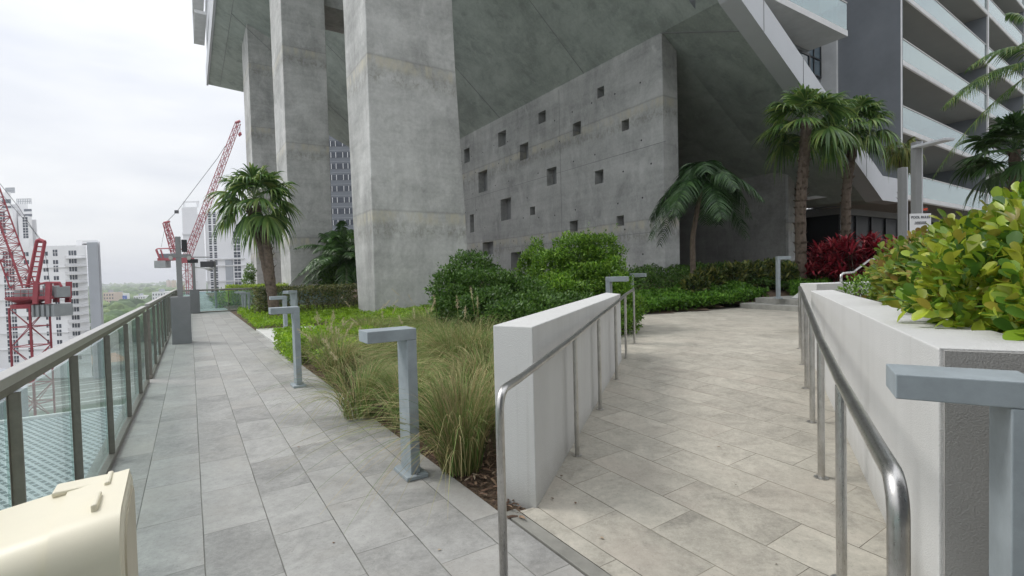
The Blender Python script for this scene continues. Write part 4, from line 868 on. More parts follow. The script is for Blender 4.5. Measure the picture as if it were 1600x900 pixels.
fan_palm('fan palm standing directly behind the red plants, crown touching its taller neighbour', (bs[0], bs[1], bz), [(bs[0], bs[1], bz-.1), at(1322, 300, 19.5), top], 1.7, 25, M['palm'], (0.17, 0.15), 1.0, group='fan palms', stubs=260, droop=0.62, el=(-50, 80), nseg=30, pet=0.8)
bs = at(1409, 400, 20.5); top = at(1407, 232, 20.5)
fan_palm('small yellowing fan palm peeking out beside the square posts', (bs[0], bs[1], 1.1), [(bs[0], bs[1], 1.0), top], 0.85, 14, M['palmy'], (0.09, 0.08), 0.62, group='fan palms', stubs=30, droop=0.8, el=(-70, 45))
bs = at(1590, 330, 14.0); top = at(1585, 235, 14.0)
fan_palm('dark fan palm at the right edge in front of the balconies', (bs[0], bs[1], 0.9), [(bs[0], bs[1], 0.8), top], 1.45, 34, M['palmd'], (0.14, 0.13), 0.75, group='fan palms', stubs=90, droop=0.4, el=(-50, 85), nseg=28)
bs = at(1655, 400, 12.5); top = at(1650, 95, 12.5)
feather_palm('tall feather palm whose arching fronds hang into the top right corner', (bs[0], bs[1], 0.8), [(bs[0], bs[1], 0.8), top], 15, 2.7, M['palm'], (0.16, 0.12), el=(-25, 80), droop=1.0, leafl=0.5, wl=0.035, dense=56, group='feather palms')
bs = at(1083, 440, 16.0); top = at(1098, 280, 16.0)
feather_palm('feather palm with drooping dark fronds beside the end of the wall with holes', (bs[0], bs[1], 0.4), [(bs[0], bs[1], 0.4), at(1082, 370, 16.0), top], 26, 1.8, M['palmx'], (0.10, 0.06), el=(0, 84), droop=1.9, leafl=0.62, wl=0.042, dense=62, group='feather palms', barkm='bark')
for k, (px, py, Y) in enumerate(((541, 405, 24.5), (530, 395, 27.0))):
    bs = at(px, 440, Y); top = at(px, py, Y)
    feather_palm(['dark feather palm filling the gap between the two nearer pillars', 'dark feather palm a little behind the one between the pillars'][k], (bs[0], bs[1], 0.1), [(bs[0], bs[1], 0.1), top], 26, 2.5, M['palmd'], (0.08, 0.05), el=(-25, 85), droop=0.9, leafl=0.55, wl=0.055, dense=44, group='feather palms')
# shrubs
def px_lobes(items):
    out = []
    for (px, py, Y, rx, rz) in items:
        p = at(px, py, Y); out.append((p[0], p[1], p[2], rx, rx*0.9, rz))
    return out
shrub('leafy_shrub', 'rounded green shrub against the foot of the widest pillar', 'shrub', px_lobes([(735, 425, 9.8, 0.52, 0.36), (705, 455, 9.4, 0.42, 0.38), (760, 455, 9.2, 0.62, 0.45), (805, 462, 9.3, 0.5, 0.42), (770, 480, 8.6, 0.6, 0.35), (720, 480, 9.0, 0.5, 0.35), (830, 475, 8.9, 0.4, 0.35)]), 30000, 0.062, M['shrubd'], 'large green shrubs', sprigs=70)
shrub('leafy_shrub', 'tallest bright green shrub in front of the wall with square holes', 'shrub', px_lobes([(900, 405, 10.6, 0.6, 0.5), (935, 395, 10.4, 0.48, 0.38), (865, 425, 10.8, 0.55, 0.5), (930, 440, 10.2, 0.6, 0.5), (880, 460, 10.0, 0.75, 0.45), (838, 405, 11.2, 0.22, 0.42), (822, 425, 11.2, 0.22, 0.4), (955, 440, 10.0, 0.35, 0.5)]), 36000, 0.064, M['shrub'], 'large green shrubs', sprigs=100)
shrub('leafy_shrub', 'narrow bright shrub between the white wall end and the bollard lights', 'shrub', px_lobes([(968, 470, 9.7, 0.33, 0.5), (978, 495, 9.6, 0.3, 0.33), (955, 500, 9.3, 0.4, 0.3), (985, 480, 10.6, 0.3, 0.3)]), 9000, 0.058, M['shrub'], 'large green shrubs', sprigs=20)
shrub('leafy_shrub', 'low dark shrub behind the white wall, joining the two large ones', 'shrub', px_lobes([(840, 490, 8.4, 0.7, 0.32), (890, 485, 8.8, 0.6, 0.3), (800, 497, 8.0, 0.5, 0.3)]), 12000, 0.06, M['shrubd'], 'large green shrubs', sprigs=10)
shrub('leafy_shrub', 'tall dark green thicket between the two nearer pillars', 'shrub', px_lobes([(536, 425, 25.5, 1.0, 1.0), (552, 405, 25.5, 1.0, 1.3), (522, 438, 25.0, 0.9, 0.8)]), 9000, 0.14, M['shrubd'], 'large green shrubs', sprigs=10)
# clipped dark hedge in front of the pillars
def hedge_box(name, label, n0, n1, s0, s1, z0, z1, n, size, mat, cat='hedge', tm=T_LEAF):
    c = NS((n0+n1)/2, (s0+s1)/2, z0); t = thing(name, label, cat, c)
    q = RNG.random((n, 3)); f = RNG.random(n); k = f < 0.4; q[k, 1] = RNG.random(k.sum())*0.14; k = (f >= 0.4) & (f < 0.7); q[k, 2] = 1-RNG.random(k.sum())*0.16; k = (f >= 0.7) & (f < 0.82); q[k, 0] = RNG.random(k.sum())*0.08
    q += RNG.normal(size=(n, 3))*0.012; wob = 0.06*np.sin(q[:, 0]*17)*np.sin(q[:, 1]*9+q[:, 2]*8)
    n_ = n0+(n1-n0)*q[:, 0]; s_ = s0+(s1-s0)*q[:, 1]+wob; z = z0+(z1-z0)*q[:, 2]+wob*0.6
    C = np.column_stack([CS*n_-SN*s_, SN*n_+CS*s_, z])-np.array(c); D = unit(rdir(n)+np.array([0, 0, .5])-U_*0.4)
    link('foliage', leaves_mesh('foliage', C, D, unit(rdir(n)*.7+np.array([0, -.3, .8])), size*(0.6+.8*RNG.random(n)), tm, mat), t)
    b = MB()
    for a in np.arange(n0+.3, n1, 0.5):
        m = NS(a, (s0+s1)/2+RNG.normal()*.1, z0-.1); b.tube([m, (m[0]+.05, m[1], z0+(z1-z0)*.8)], [0.02, 0.01], 5)
    b.build('stem', M['twig'], t); return t
hedge_box('clipped_hedge', 'long dark clipped hedge running in front of the far pillars', 2.0, 8.4, 19.6, 21.3, 0.0, 1.12, 16000, 0.085, M['hedge'])
hedge_box('clipped_hedge', 'yellow green clipped hedge beyond the end railing', 1.6, 5.5, 29.5, 31, 0.3, 1.15, 7000, 0.09, M['yhedge'])
shrub('round_shrub', 'small rounded bright shrub behind the end railing glass', 'shrub', px_lobes([(352, 470, 28.5, 0.7, 0.65), (372, 472, 28.5, 0.6, 0.6)]), 3500, 0.09, M['shrub'])
shrub('round_shrub', 'slim dark green shrub left of the farthest pillar', 'shrub', px_lobes([(391, 425, 33, 0.35, 0.55), (389, 440, 33, 0.4, 0.6)]), 2500, 0.09, M['shrub'])
# ground covers
cover_mass('ground_cover', 'bright green clipped ground cover at the path corner', [NS(1.55, 7.6), NS(1.58, 10.9), NS(2.6, 11.2), NS(4.6, 11.4), NS(7.6, 12.5), NS(8.0, 15.8), NS(5.0, 15.9), NS(4.9, 11.9), NS(6.2, 8.6), NS(3.0, 7.8)], 0.42, 70000, 0.055, M['cover'], z0=0.0)
cover_mass('ground_cover', 'low green ground cover around the far bollard lights', [NS(1.45, 15.2), NS(1.6, 23.5), NS(2.2, 26), NS(7.5, 19.5), NS(7.0, 15.9), NS(4.9, 14.6)], 0.28, 50000, 0.06, M['cover'], z0=0.0)
cover_mass('ground_cover', 'green ground cover along the pillar foot behind the grass', [NS(4.6, 10.9), NS(4.8, 16.1), NS(10, 16.1), NS(11, 12.5), NS(8.0, 9.0), NS(6.0, 8.6)], 0.30, 60000, 0.06, M['cover'], z0=0.05)
cover_mass('ground_cover', 'leafy ground cover band along the far edge of the plaza', [(3.2, 13.35), (4.4, 13.9), (5.4, 14.3), (6.9, 15.0), (8.2, 15.9), (7.2, 17.5), (5.6, 16.3), (4.0, 15.6), (2.9, 14.9)], 0.36, 26000, 0.10, M['coverd'], zf=bed_z)
cover_mass('ground_cover', 'leafy ground cover between the pale path and the red plants', [at(1236, 440, 15.2)[:2], at(1262, 437, 15.9)[:2], at(1290, 431, 16.6)[:2], at(1332, 424, 17.9)[:2], at(1332, 424, 18.8)[:2], at(1285, 430, 17.9)[:2], at(1234, 440, 16.9)[:2]], 0.42, 9000, 0.085, M['coverd'], zf=bed_z)
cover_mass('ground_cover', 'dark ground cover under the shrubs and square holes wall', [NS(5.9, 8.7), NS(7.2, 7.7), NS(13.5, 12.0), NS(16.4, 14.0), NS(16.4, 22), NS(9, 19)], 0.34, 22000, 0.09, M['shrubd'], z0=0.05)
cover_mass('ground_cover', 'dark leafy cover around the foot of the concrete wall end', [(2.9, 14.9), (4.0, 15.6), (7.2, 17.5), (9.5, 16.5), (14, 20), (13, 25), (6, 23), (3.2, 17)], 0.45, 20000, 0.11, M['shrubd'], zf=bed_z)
hedge_box('low_hedge', 'low bright green clipped hedge at the corner of the pale garden path', 1.40, 3.6, 8.9, 11.25, 0.0, 0.42, 26000, 0.05, M['cover'])
# plants in front of the inner wall
for k, (px, py, Y, r) in enumerate(((1085, 447, 15.6, 0.4), (1105, 437, 16.8, 0.5), (1140, 425, 17.5, 0.6), (1170, 420, 18.0, 0.62), (1198, 418, 18.6, 0.55), (1225, 425, 17.4, 0.4))):
    p = at(px, py, Y); z = bed_z(p[0], p[1]); n = 320 if k else 420
    lab = ['yellowish leafy shrub at the foot of the wall end', 'mottled leafy shrub right of the feather palm trunk', 'dark mottled shrub under the drooping fronds', 'dark mottled shrub at the middle of the inner wall', 'dark mottled shrub left of the step bollard light', 'dark shrub hiding the foot of the taller fan palm'][k]
    shrub('mottled_shrub', lab, 'shrub', [(p[0], p[1], z+0.35, r, r*.8, 0.42), (p[0]+r*.4, p[1], z+0.6, r*.6, r*.6, 0.3)], 900, 0.17, M['croton'], 'mottled shrubs by the inner wall', T_STRAP, base_z=z, stems=4, up=0.6, wid=2.0)
# crimson ti plants : rosettes
def rosette_plant(label, px, py, Y, r, n, h):
    p = at(px, py, Y); z = bed_z(p[0], p[1]); t = thing('crimson_plant', label, 'plant', (p[0], p[1], z), group='crimson leaved plants'); C, D, Nn, S = [], [], [], []; b = MB()
    for i in range(n):
        a = RNG.random()*6.28; rr = r*math.sqrt(RNG.random()); hd = np.array([math.cos(a)*rr, math.sin(a)*rr*0.7, h*(0.35+0.65*RNG.random())*(1.15-0.4*rr/r)]); b.tube([(p[0]+hd[0]*.5, p[1]+hd[1]*.5, z-.05), (p[0]+hd[0], p[1]+hd[1], z+hd[2])], [0.02, 0.012], 5)
        for j in range(22):
            az = RNG.random()*6.28; el = RNG.uniform(-0.3, 1.3); d = np.array([math.cos(az)*math.cos(el), math.sin(az)*math.cos(el), math.sin(el)]); C.append(hd+d*0.02+np.array([0, 0, -.1*RNG.random()])); D.append(d); Nn.append(np.array([0, 0, 1])-d*d[2]+RNG.normal(size=3)*.15); S.append(RNG.uniform(0.28, 0.5))
    link('leaves', leaves_mesh('leaves', np.array(C), np.array(D), np.array(Nn), np.array(S), T_STRAP, M['ti'], 1.1), t); b.build('stem', M['twig'], t)
for a in (('crimson plant at the left end of the red row, by the fan palm trunk', 1282, 395, 17.6, 0.7, 36, 1.35), ('crimson plant second from the left, tallest leaves behind the pale path', 1312, 385, 17.2, 0.85, 56, 1.75), ('crimson plant in the middle of the red row below the fan palm', 1345, 380, 16.8, 0.9, 60, 1.85), ('crimson plant right of the middle, under the small yellowing palm', 1378, 380, 16.4, 0.85, 56, 1.8), ('crimson plant at the right end, half hidden by the hedge', 1405, 385, 15.8, 0.7, 40, 1.6)): rosette_plant(*a)
# big leaved hedge on the planter : several bushes
hl = []
def hp(px, py, Y): return at(px, py, Y)
segs = [('big leaved bush nearest the camera at the right edge, glossy yellow green', [(2.72, 2.35, 1.36, 0.42, 0.40, 0.36), (2.35, 2.05, 1.18, 0.32, 0.22, 0.24), (3.2, 2.2, 1.45, 0.5, 0.5, 0.42), (2.35, 2.5, 1.25, 0.25, 0.3, 0.30)], 6500, 0.076, 'clusia'),
        ('big leaved yellow green bush behind the nearest one', [(2.95, 3.0, 1.36, 0.42, 0.42, 0.36), (3.4, 2.9, 1.45, 0.5, 0.5, 0.4), (2.72, 2.95, 1.2, 0.28, 0.35, 0.26)], 6000, 0.072, 'clusia'),
        ('bronze tinted bush in the middle of the planter hedge', [(3.38, 3.85, 1.30, 0.44, 0.5, 0.36), (3.95, 3.8, 1.33, 0.5, 0.5, 0.38)], 5600, 0.066, 'clusia2'),
        ('bronze tinted bush toward the far end of the planter hedge', [(3.92, 4.75, 1.28, 0.42, 0.5, 0.36), (4.7, 4.7, 1.3, 0.5, 0.5, 0.36)], 5400, 0.064, 'clusia2'),
        ('reddish leaved bush at the far end of the planter', [(4.5, 5.45, 1.22, 0.44, 0.4, 0.34), (5.4, 5.5, 1.25, 0.45, 0.4, 0.34)], 4600, 0.062, 'clusia2')]
for lb, lobes, n, sz, mt in segs:
    shrub('hedge_bush', lb, 'bush', lobes, n, sz, M[mt], 'bushes of the planter hedge', T_ROUND, base_z=0.9, shell=0.35, up=0.5, stems=9, sprigs=0, wid=1.0, smooth=True)
shrub('trailing_weed', 'small fine leaved green plant at the far end of the planter', 'plant', [(4.25, 6.1, 1.1, 0.22, 0.2, 0.16), (4.5, 6.3, 1.12, 0.2, 0.2, 0.2)], 900, 0.045, M['shrub'], base_z=0.95, stems=5)
# fountain grasses
for lb, px, py, R_, H_, n, pl_, kd in (('large straw coloured fountain grass clump leaning on the near end of the white wall', 722, 735, 0.5, 0.78, 2300, 0, 't'),
        ('green fountain grass clump right behind the nearest garden bollard light', 640, 668, 0.5, 0.66, 1700, 0, 'g'), ('arching green fountain grass clump hanging over the walkway edge', 560, 652, 0.5, 0.66, 1700, 4, 'g'),
        ('dense green fountain grass mound left of the white wall top', 720, 610, 0.6, 0.86, 2200, 2, 'g'), ('straw coloured fountain grass clump in the middle of the bed', 655, 600, 0.5, 0.75, 1500, 3, 't'),
        ('pale plumed fountain grass clump at the bed edge', 528, 598, 0.5, 0.66, 1500, 9, 't'), ('feathery fountain grass clump behind the pale plumed one', 505, 572, 0.5, 0.6, 1200, 9, 't'),
        ('green fountain grass clump in the back row of the bed', 600, 572, 0.5, 0.68, 1200, 3, 'g'), ('tall fine fountain grass clump below the green shrub', 690, 568, 0.5, 0.8, 1300, 2, 'g'),
        ('tall green fountain grass clump at the back of the bed by the green shrub', 722, 548, 0.6, 0.95, 1500, 2, 'g'), ('greenish fountain grass clump behind the wall top, farthest of the bed', 668, 536, 0.6, 0.85, 1300, 2, 'g'), ('thin fountain grass clump next to the bright ground cover', 575, 542, 0.55, 0.7, 1200, 4, 't'), ('tan fountain grass clump beside the white wall, middle of its length', 752, 600, 0.5, 0.9, 1400, 2, 't'),
        ('brown edged fountain grass clump pressed against the white wall', 762, 668, 0.45, 0.85, 1500, 0, 't')):
    p = g(px, py); grass_clump(lb, p[0], p[1], 0.0, R_*1.3, H_*(1.22 if py < 630 else 1.2), int(n*1.5), (M['grassg'], M['grasst']) if kd == 'g' else (M['grasst'], M['grassg']), pl_)
# bark chips along the bed edge
n = 7000; q = np.column_stack([1.53+RNG.random(n)**1.3*2.6, 1.9+RNG.random(n)*6.5]); xy = np.column_stack([CS*q[:, 0]-SN*q[:, 1], SN*q[:, 0]+CS*q[:, 1]])
m_ = np.array([x < plaza_edge(y)-0.0 for x, y in xy]); xy = xy[m_]; n = len(xy); zc = np.array([garden_z(x, y) for x, y in xy])+0.004+0.02*RNG.random(n)
D = rdir(n); D[:, 2] *= 0.25; me = leaves_mesh('bark_chips', np.column_stack([xy, zc]), unit(D), unit(rdir(n)*0.4+np.array([0, 0, 1])), 0.03+0.06*RNG.random(n), T_STRAP, M['chips'], 1.6)
tag(link('bark_chips', me), 'loose brown bark chips and dead blades along the bed edge', 'bark chips', kind='stuff')
# =================================================================== THE CITY BELOW AND BEYOND
def lattice(b, p0, p1, w, r, n, wv, hv=None, m=0, taper=1.0):
    p0, p1 = np.array(p0, float), np.array(p1, float); d = p1-p0; L = np.linalg.norm(d); d /= L; wv = np.array(wv, float); hv = np.cross(d, wv) if hv is None else np.array(hv, float)
    cs = [(-1, -1), (1, -1), (1, 1), (-1, 1)]
    def pt(k, u): s = w/2*(1+(taper-1)*u); return p0+d*L*u+wv*cs[k][0]*s+hv*cs[k][1]*s
    for k in range(4): b.tube([pt(k, 0), pt(k, 1)], r, 5, m)
    for i in range(n):
        u0, u1 = i/n, (i+1)/n
        for k in range(4):
            a, c = (u0, u1) if (i+k) % 2 else (u1, u0); b.tube([pt(k, a), pt((k+1) % 4, c)], r*0.5, 4, m); b.tube([pt(k, u0), pt((k+1) % 4, u0)], r*0.5, 4, m)
def crane1():
    Y = 57.0; A = lambda px, py, dy=0.0: np.array(at(px, py, Y+dy)); base = A(46, 480); t = thing('tower_crane', 'large red luffing tower crane in front of the white balcony apartments', 'crane', (base[0], base[1], CG), group='red tower cranes')
    b = MB(); lattice(b, (base[0], Y, CG), (base[0], Y, base[2]), 2.35, 0.11, 15, (1, 0, 0), (0, 1, 0)); b.build('mast', M['red'], t)
    b = MB(); zt = base[2]; b.loft([[(base[0]+r*math.cos(k*math.pi/8), Y+r*math.sin(k*math.pi/8), z) for k in range(16)] for r, z in ((1.55, zt-0.1), (1.6, zt+0.35), (1.0, zt+0.5), (1.9, zt+0.9), (2.0, zt+1.15))]); b.build('slewing_ring', M['red'], t)
    z0 = A(60, 466)[2]; x0 = A(27, 466)[0]; x1 = A(97, 466)[0]
    b = MB(); b.xbox(x0, x1, Y-1.3, Y-1.05, z0-0.1, z0+0.25); b.xbox(x0, x1, Y+1.05, Y+1.3, z0-0.1, z0+0.25); b.xbox(x0, x1, Y-1.04, Y+1.04, z0-0.04, z0+0.04)
    for zz in (0.6, 1.05):
        b.tube([(x0, Y-1.3, z0+zz), (x1, Y-1.3, z0+zz)], 0.035, 4)
    for x in np.linspace(x0, x1, 7): b.tube([(x, Y-1.3, z0), (x, Y-1.3, z0+1.05)], 0.03, 4)
    b.build('machinery_deck', M['red'], t)
    for (a, c, h) in ((34, 47, 1.0), (52, 64, 0.95), (78, 90, 1.4), (95, 101, 1.3)):
        b = MB(); b.xbox(A(a, 460)[0], A(c, 460)[0], Y-0.9, Y+0.8, z0+0.05, z0+h); b.build('winch_house', M['ballast'], t, bevel=0.05)
    for i in range(9):
        xa = A(64.5+i*4.0, 480)[0]; xb = A(64.5+i*4.0+3.1, 480)[0]; b = MB(); b.xbox(xa, xb, Y-1.2+0.15*(i % 2), Y+1.2, A(70, 494)[2], A(70, 475.5)[2]); b.build('counterweight', M['ballast'], t, bevel=0.03)
    b = MB()
    for px in (72, 91):
        for sg in (-1.25, 1.25):
            b = MB(); b.box((A(px, 457)+A(px+1.5, 457))/2+np.array([0, sg, 0]), (0.28, 0, 0.0), (0, 0.12, 0), (0.12, 0, (A(0, 441)[2]-A(0, 474)[2])/2)); b.build('ballast_leg', M['red'], t)
    b = MB()
    b.tube([A(60, 444, -1.25), A(74, 441.5, -1.25), A(93, 441.5, -1.25), A(96, 448, -1.25)], 0.13, 6); b.tube([A(28, 446, -1.25), A(60, 444, -1.25)], 0.07, 5); b.build('ballast_frame', M['red'], t)
    b = MB()
    for sg in (-1.0, 1.0):
        b.tube([A(43, 448, sg), A(57.5, 377, sg*0.6)], 0.17, 6); b.tube([A(57, 448, sg), A(70, 378, sg*0.6)], 0.17, 6)
        for k in range(9):
            u = k/9; pa = A(43, 448, sg)*(1-u)+A(57.5, 377, sg*.6)*u; pb_ = A(57, 448, sg)*(1-u)+A(70, 378, sg*.6)*u; b.tube([pa, pb_], 0.07, 4)
    b.tube([A(57.5, 377, -.6), A(62, 374.5, -.6), A(70, 378, -.6)], 0.2, 6); b.tube([A(57.5, 377, .6), A(70, 378, .6)], 0.2, 6); b.build('a_frame', M['red'], t)
    b = MB(); lattice(b, A(35, 447), A(-42, 235), 1.45, 0.075, 20, (0, 1, 0)); b.build('jib', M['red'], t)
    b = MB()
    for sg in (-.5, .5): b.tube([A(62, 375, sg), A(28, 322, sg), A(-42, 235, sg)], 0.03, 4); b.tube([A(68, 378, sg), A(79, 450, sg)], 0.025, 4)
    b.tube([A(66, 376), A(0, 300)], 0.025, 4); b.build('cable', M['frame'], t)
crane1()
def crane2():
    Y = 195.0; A = lambda px, py, dy=0.0: np.array(at(px, py, Y+dy)); base = A(291, 405); t = thing('tower_crane', 'distant red luffing crane with raised jib beside the white tower', 'crane', (base[0], base[1], CG), group='red tower cranes')
    b = MB(); lattice(b, (base[0], Y, CG), (base[0], Y, base[2]), 2.5, 0.13, 20, (1, 0, 0), (0, 1, 0)); b.build('mast', M['red'], t)
    b = MB(); b.box((A(250, 405)+A(297, 405))/2, (abs(A(297, 405)[0]-A(250, 405)[0])/2, 0, 0), (0, 1.5, 0), (0, 0, 0.5)); b.box(A(291, 407), (2.0, 0, 0), (0, 1.9, 0), (0, 0, 1.0)); b.build('machinery_deck', M['red'], t)
    b = MB(); b.box(A(264, 400), (3.4, 0, 0), (0, 1.2, 0), (0, 0, 0.9)); b.build('winch_house', M['slate'], t, bevel=0.2)
    b = MB(); b.box(A(254, 413), (2.2, 0, 0), (0, 1.6, 0), (0, 0, 1.4)); b.build('counterweight', M['ballast'], t, bevel=0.1)
    b = MB()
    for sg in (-1.3, 1.3):
        b.tube([A(244, 390, sg), A(247, 388.5, sg), A(272, 388, sg), A(290, 390, sg)], 0.25, 5); b.tube([A(244, 390, sg), A(251, 407, sg)], 0.4, 5); b.tube([A(251, 390, sg), A(256, 405, sg)], 0.3, 5); b.build('ballast_frame', M['red'], t); b = MB()
    b = MB(); lattice(b, A(276, 403), A(259, 348), 2.0, 0.2, 9, (0, 1, 0), taper=0.7); b.tube([A(256, 348), A(265, 346)], 0.4, 6); b.build('a_frame', M['red'], t)
    b = MB(); lattice(b, A(293, 400), A(372, 192), 2.1, 0.13, 34, (0, 1, 0), taper=0.65); b.tube([A(368, 192), A(375, 189)], 0.5, 6); b.build('jib', M['red'], t)
    b = MB(); b.tube([A(260, 347), A(276, 331), A(340, 247), A(352, 228)], 0.10, 4); b.box(A(276, 331), (.6, 0, 0), (0, .4, 0), (0, 0, .6)); b.tube([A(259, 348), A(252, 386)], 0.06, 4); b.tube([A(262, 348), A(264, 392)], 0.06, 4); b.tube([A(375, 189), A(375, 207)], 0.07, 4); b.build('cable', M['frame'], t)
    b = MB(); b.tube([A(375, 207), A(376, 210), A(374.5, 212), A(373.5, 209)], 0.45, 6); b.build('hook', M['red'], t)
crane2()
def winmesh(w, h, nx=2, ny=1):
    b = MB(); b.xbox(-w/2, w/2, -0.05, 0.0, 0, h, 0)
    for i in range(1, nx): b.xbox(-w/2+w*i/nx-0.07, -w/2+w*i/nx+0.07, -0.12, -0.051, 0, h, 1)
    for j in range(1, ny): b.xbox(-w/2, w/2, -0.115, -0.052, h*j/ny-0.07, h*j/ny+0.07, 1)
    return mesh_from('window', b.V, b.F, [M['winfar'], M['white']], b.M)
def put_win(par, me, p, rz=0):
    o = bpy.data.objects.new('window', me); col.objects.link(o); o.parent = par; o.location = Vector(p)-par.location; o.rotation_euler = (0, 0, rz)
# white balcony apartments, left
Y1 = 189.0; X = lambda px, Y=Y1: at(px, 440, Y)[0]; Z = lambda py, px=90, Y=Y1: at(px, py, Y)[2]
b1 = thing('white_apartments', 'long white apartment block with curved balconies and grey stair tower at its right', 'building', (X(60), Y1, CG))
def wedge(b, x0, x1, y0, y1, z0, z1, k=1.12): return b.prism([(x0, y0), (x1, y0), (x1*y1/y0, y1), (x0*y1/y0, y1)], z0, z1)
b = MB(); wedge(b, X(-150), X(137), Y1, Y1+25, CG, Z(384)); b.build('body', M['white'], b1)
b = MB(); wedge(b, X(138.5, Y1-3), X(155.5, Y1-3), Y1-3, Y1+20, CG, Z(381)); b.build('stair_tower', M['greyfar'], b1)
b = MB(); wedge(b, X(154), X(159), Y1, Y1+24, CG, Z(379)); wedge(b, X(122, Y1+3), X(131, Y1+3), Y1+3, Y1+8, Z(384), Z(375.5)); wedge(b, X(131.2, Y1+1), X(157, Y1+1), Y1+1, Y1+9, Z(380.9), Z(376.5)); b.build('side_wall', M['white'], b1)
for z_ in (418, 443, 468, 493, 520, 545): b = MB(); b.xbox(X(-150), X(104), Y1-0.4, Y1-0.01, Z(z_)-0.12, Z(z_)+0.12); b.build('string_course', M['slabedge'], b1)
w2 = winmesh(1.9, 1.5); w3 = winmesh(1.7, 2.4, 2, 2); wA = winmesh(1.8, 2.5, 2, 2); wd = winmesh(2.9, 1.9, 3)
rows = [393+12.5*i for i in range(14)]
for i, y in enumerate(rows):
    for px in (10.5, 19.5): put_win(b1, wA, (X(px), Y1, Z(y+9)))
    if i not in (2, 5): put_win(b1, w2, (X(43), Y1, Z(y+6)))
    put_win(b1, w2, (X(73), Y1, Z(y+6))); put_win(b1, w3 if i % 2 == 0 else w2, (X(88.5), Y1, Z(y+7)))
    put_win(b1, wd, (X(115.5), Y1, Z(y+7)))
    b = MB(); cx0, cx1 = X(104), X(137); n = 10; ring = [(cx0+(cx1-cx0)*k/n, Y1-2.2*math.sin(math.pi*k/n)**0.5-0.05) for k in range(n+1)]
    b.prism(ring+[(cx1, Y1-0.02), (cx0, Y1-0.02)], Z(y+12.2), Z(y+12.2)+0.28)
    for k in range(n): b.tube([(ring[k][0], ring[k][1], Z(y+12.2)+1.2), (ring[k+1][0], ring[k+1][1], Z(y+12.2)+1.2)], 0.06, 4); b.tube([(ring[k][0], ring[k][1], Z(y+12.2)+.28), (ring[k][0], ring[k][1], Z(y+12.2)+1.2)], 0.05, 4)
    b.build('balcony', M['slabedge'], b1)
# tall white tower behind
Y2 = 240.0; X2 = lambda px, Y=Y2: at(px, 440, Y)[0]; Z2 = lambda py: at(30, py, Y2)[2]
b2 = thing('white_tower', 'stepped white residential tower with railed roof terraces rising behind the apartments', 'building', (X2(25), Y2, CG))
b = MB(); wedge(b, X2(-60), X2(24), Y2, Y2+18, CG, Z2(300)); wedge(b, X2(24.2, Y2+2), X2(50, Y2+2), Y2+2, Y2+18, CG, Z2(318)); wedge(b, X2(48, Y2+4), X2(62, Y2+4), Y2+4, Y2+18, CG, Z2(342)); b.xbox(X2(10), X2(32), Y2-2, Y2-0.1, CG, Z2(326)); b.xbox(X2(34), X2(49), Y2-0.2, Y2+1.9, CG, Z2(338)); b.build('body', M['white'], b2)
b = MB(); b.xbox(X2(10.2), X2(23.8), Y2-0.15, Y2-0.02, Z2(325.8), Z2(311)); b.build('loggia', M['slate'], b2)
b = MB(); b.xbox(X2(38), X2(49.5), Y2+1.7, Y2+1.95, Z2(337.8), Z2(326)); b.build('loggia', M['slate'], b2)
b = MB(); b.xbox(X2(9.8), X2(24.2), Y2-0.5, Y2-0.16, Z2(321.5), Z2(317.5)); b.xbox(X2(37), X2(50.5), Y2+1.4, Y2+1.69, Z2(334), Z2(330)); b.build('parapet', M['white'], b2)
b = MB()
for (a, c, z) in ((10, 23.5, 300), (26.5, 48.5, 318)):
    for x in np.linspace(X2(a), X2(c), 9): b.xbox(x-.12, x+.12, Y2+2.0, Y2+2.2, Z2(z), Z2(z)+2.6)
    for k in (1.3, 2.6): b.xbox(X2(a), X2(c), Y2+1.9, Y2+1.99, Z2(z)+k-.2, Z2(z)+k)
b.build('roof_railing', M['greyfar'], b2)
wt = winmesh(2.4, 2.3, 2, 2)
for y in (337, 346, 355, 364): put_win(b2, wt, (X2(16), Y2-2.0, Z2(y+1)))
for y in (346, 354.5, 363, 371.5): put_win(b2, wt, (X2(45), Y2-0.2, Z2(y+1)))
for y in (318, 326): put_win(b2, wt, (X2(1), Y2, Z2(y+1)))
# white tower in the middle distance, behind the far railing
Y3 = 232.0; X3 = lambda px: at(px, 440, Y3)[0]; Z3 = lambda py: at(330, py, Y3)[2]
b3 = thing('white_tower', 'plain white tower with two dark window strips behind the left fan palm', 'building', (X3(330), Y3, CG))
b = MB(); wedge(b, X3(284.5), X3(309), Y3+2, Y3+22, CG, Z3(322)); b.xbox(X3(284.5), X3(311), Y3+1.4, Y3+1.9, Z3(365), Z3(362)); wedge(b, X3(309.2), X3(322), Y3, Y3+22, CG, Z3(334)); wedge(b, X3(322.2), X3(400), Y3+1, Y3+22, CG, Z3(330)); b.xbox(X3(306), X3(309), Y3+3, Y3+3.6, Z3(322), Z3(312)); b.xbox(X3(284.5), X3(309), Y3+3.1, Y3+3.5, Z3(314), Z3(312)); b.xbox(X3(284.5), X3(287), Y3+3, Y3+3.6, Z3(322), Z3(314)); b.build('body', M['whitetower'], b3)
for z_ in (405.5, 416, 440): b = MB(); b.xbox(X3(300), X3(382), Y3+0.3, Y3+0.9, Z3(z_)-.2, Z3(z_)+.25); b.build('ledge', M['slabedge'], b3)
b = MB(); b.xbox(X3(352), X3(363), Y3+0.6, Y3+0.98, Z3(449), Z3(406.5)); b.build('shade_panel', M['greyfar'], b3)
w5 = winmesh(1.25, 2.6, 1, 3); w6 = winmesh(3.0, 2.6, 2, 2)
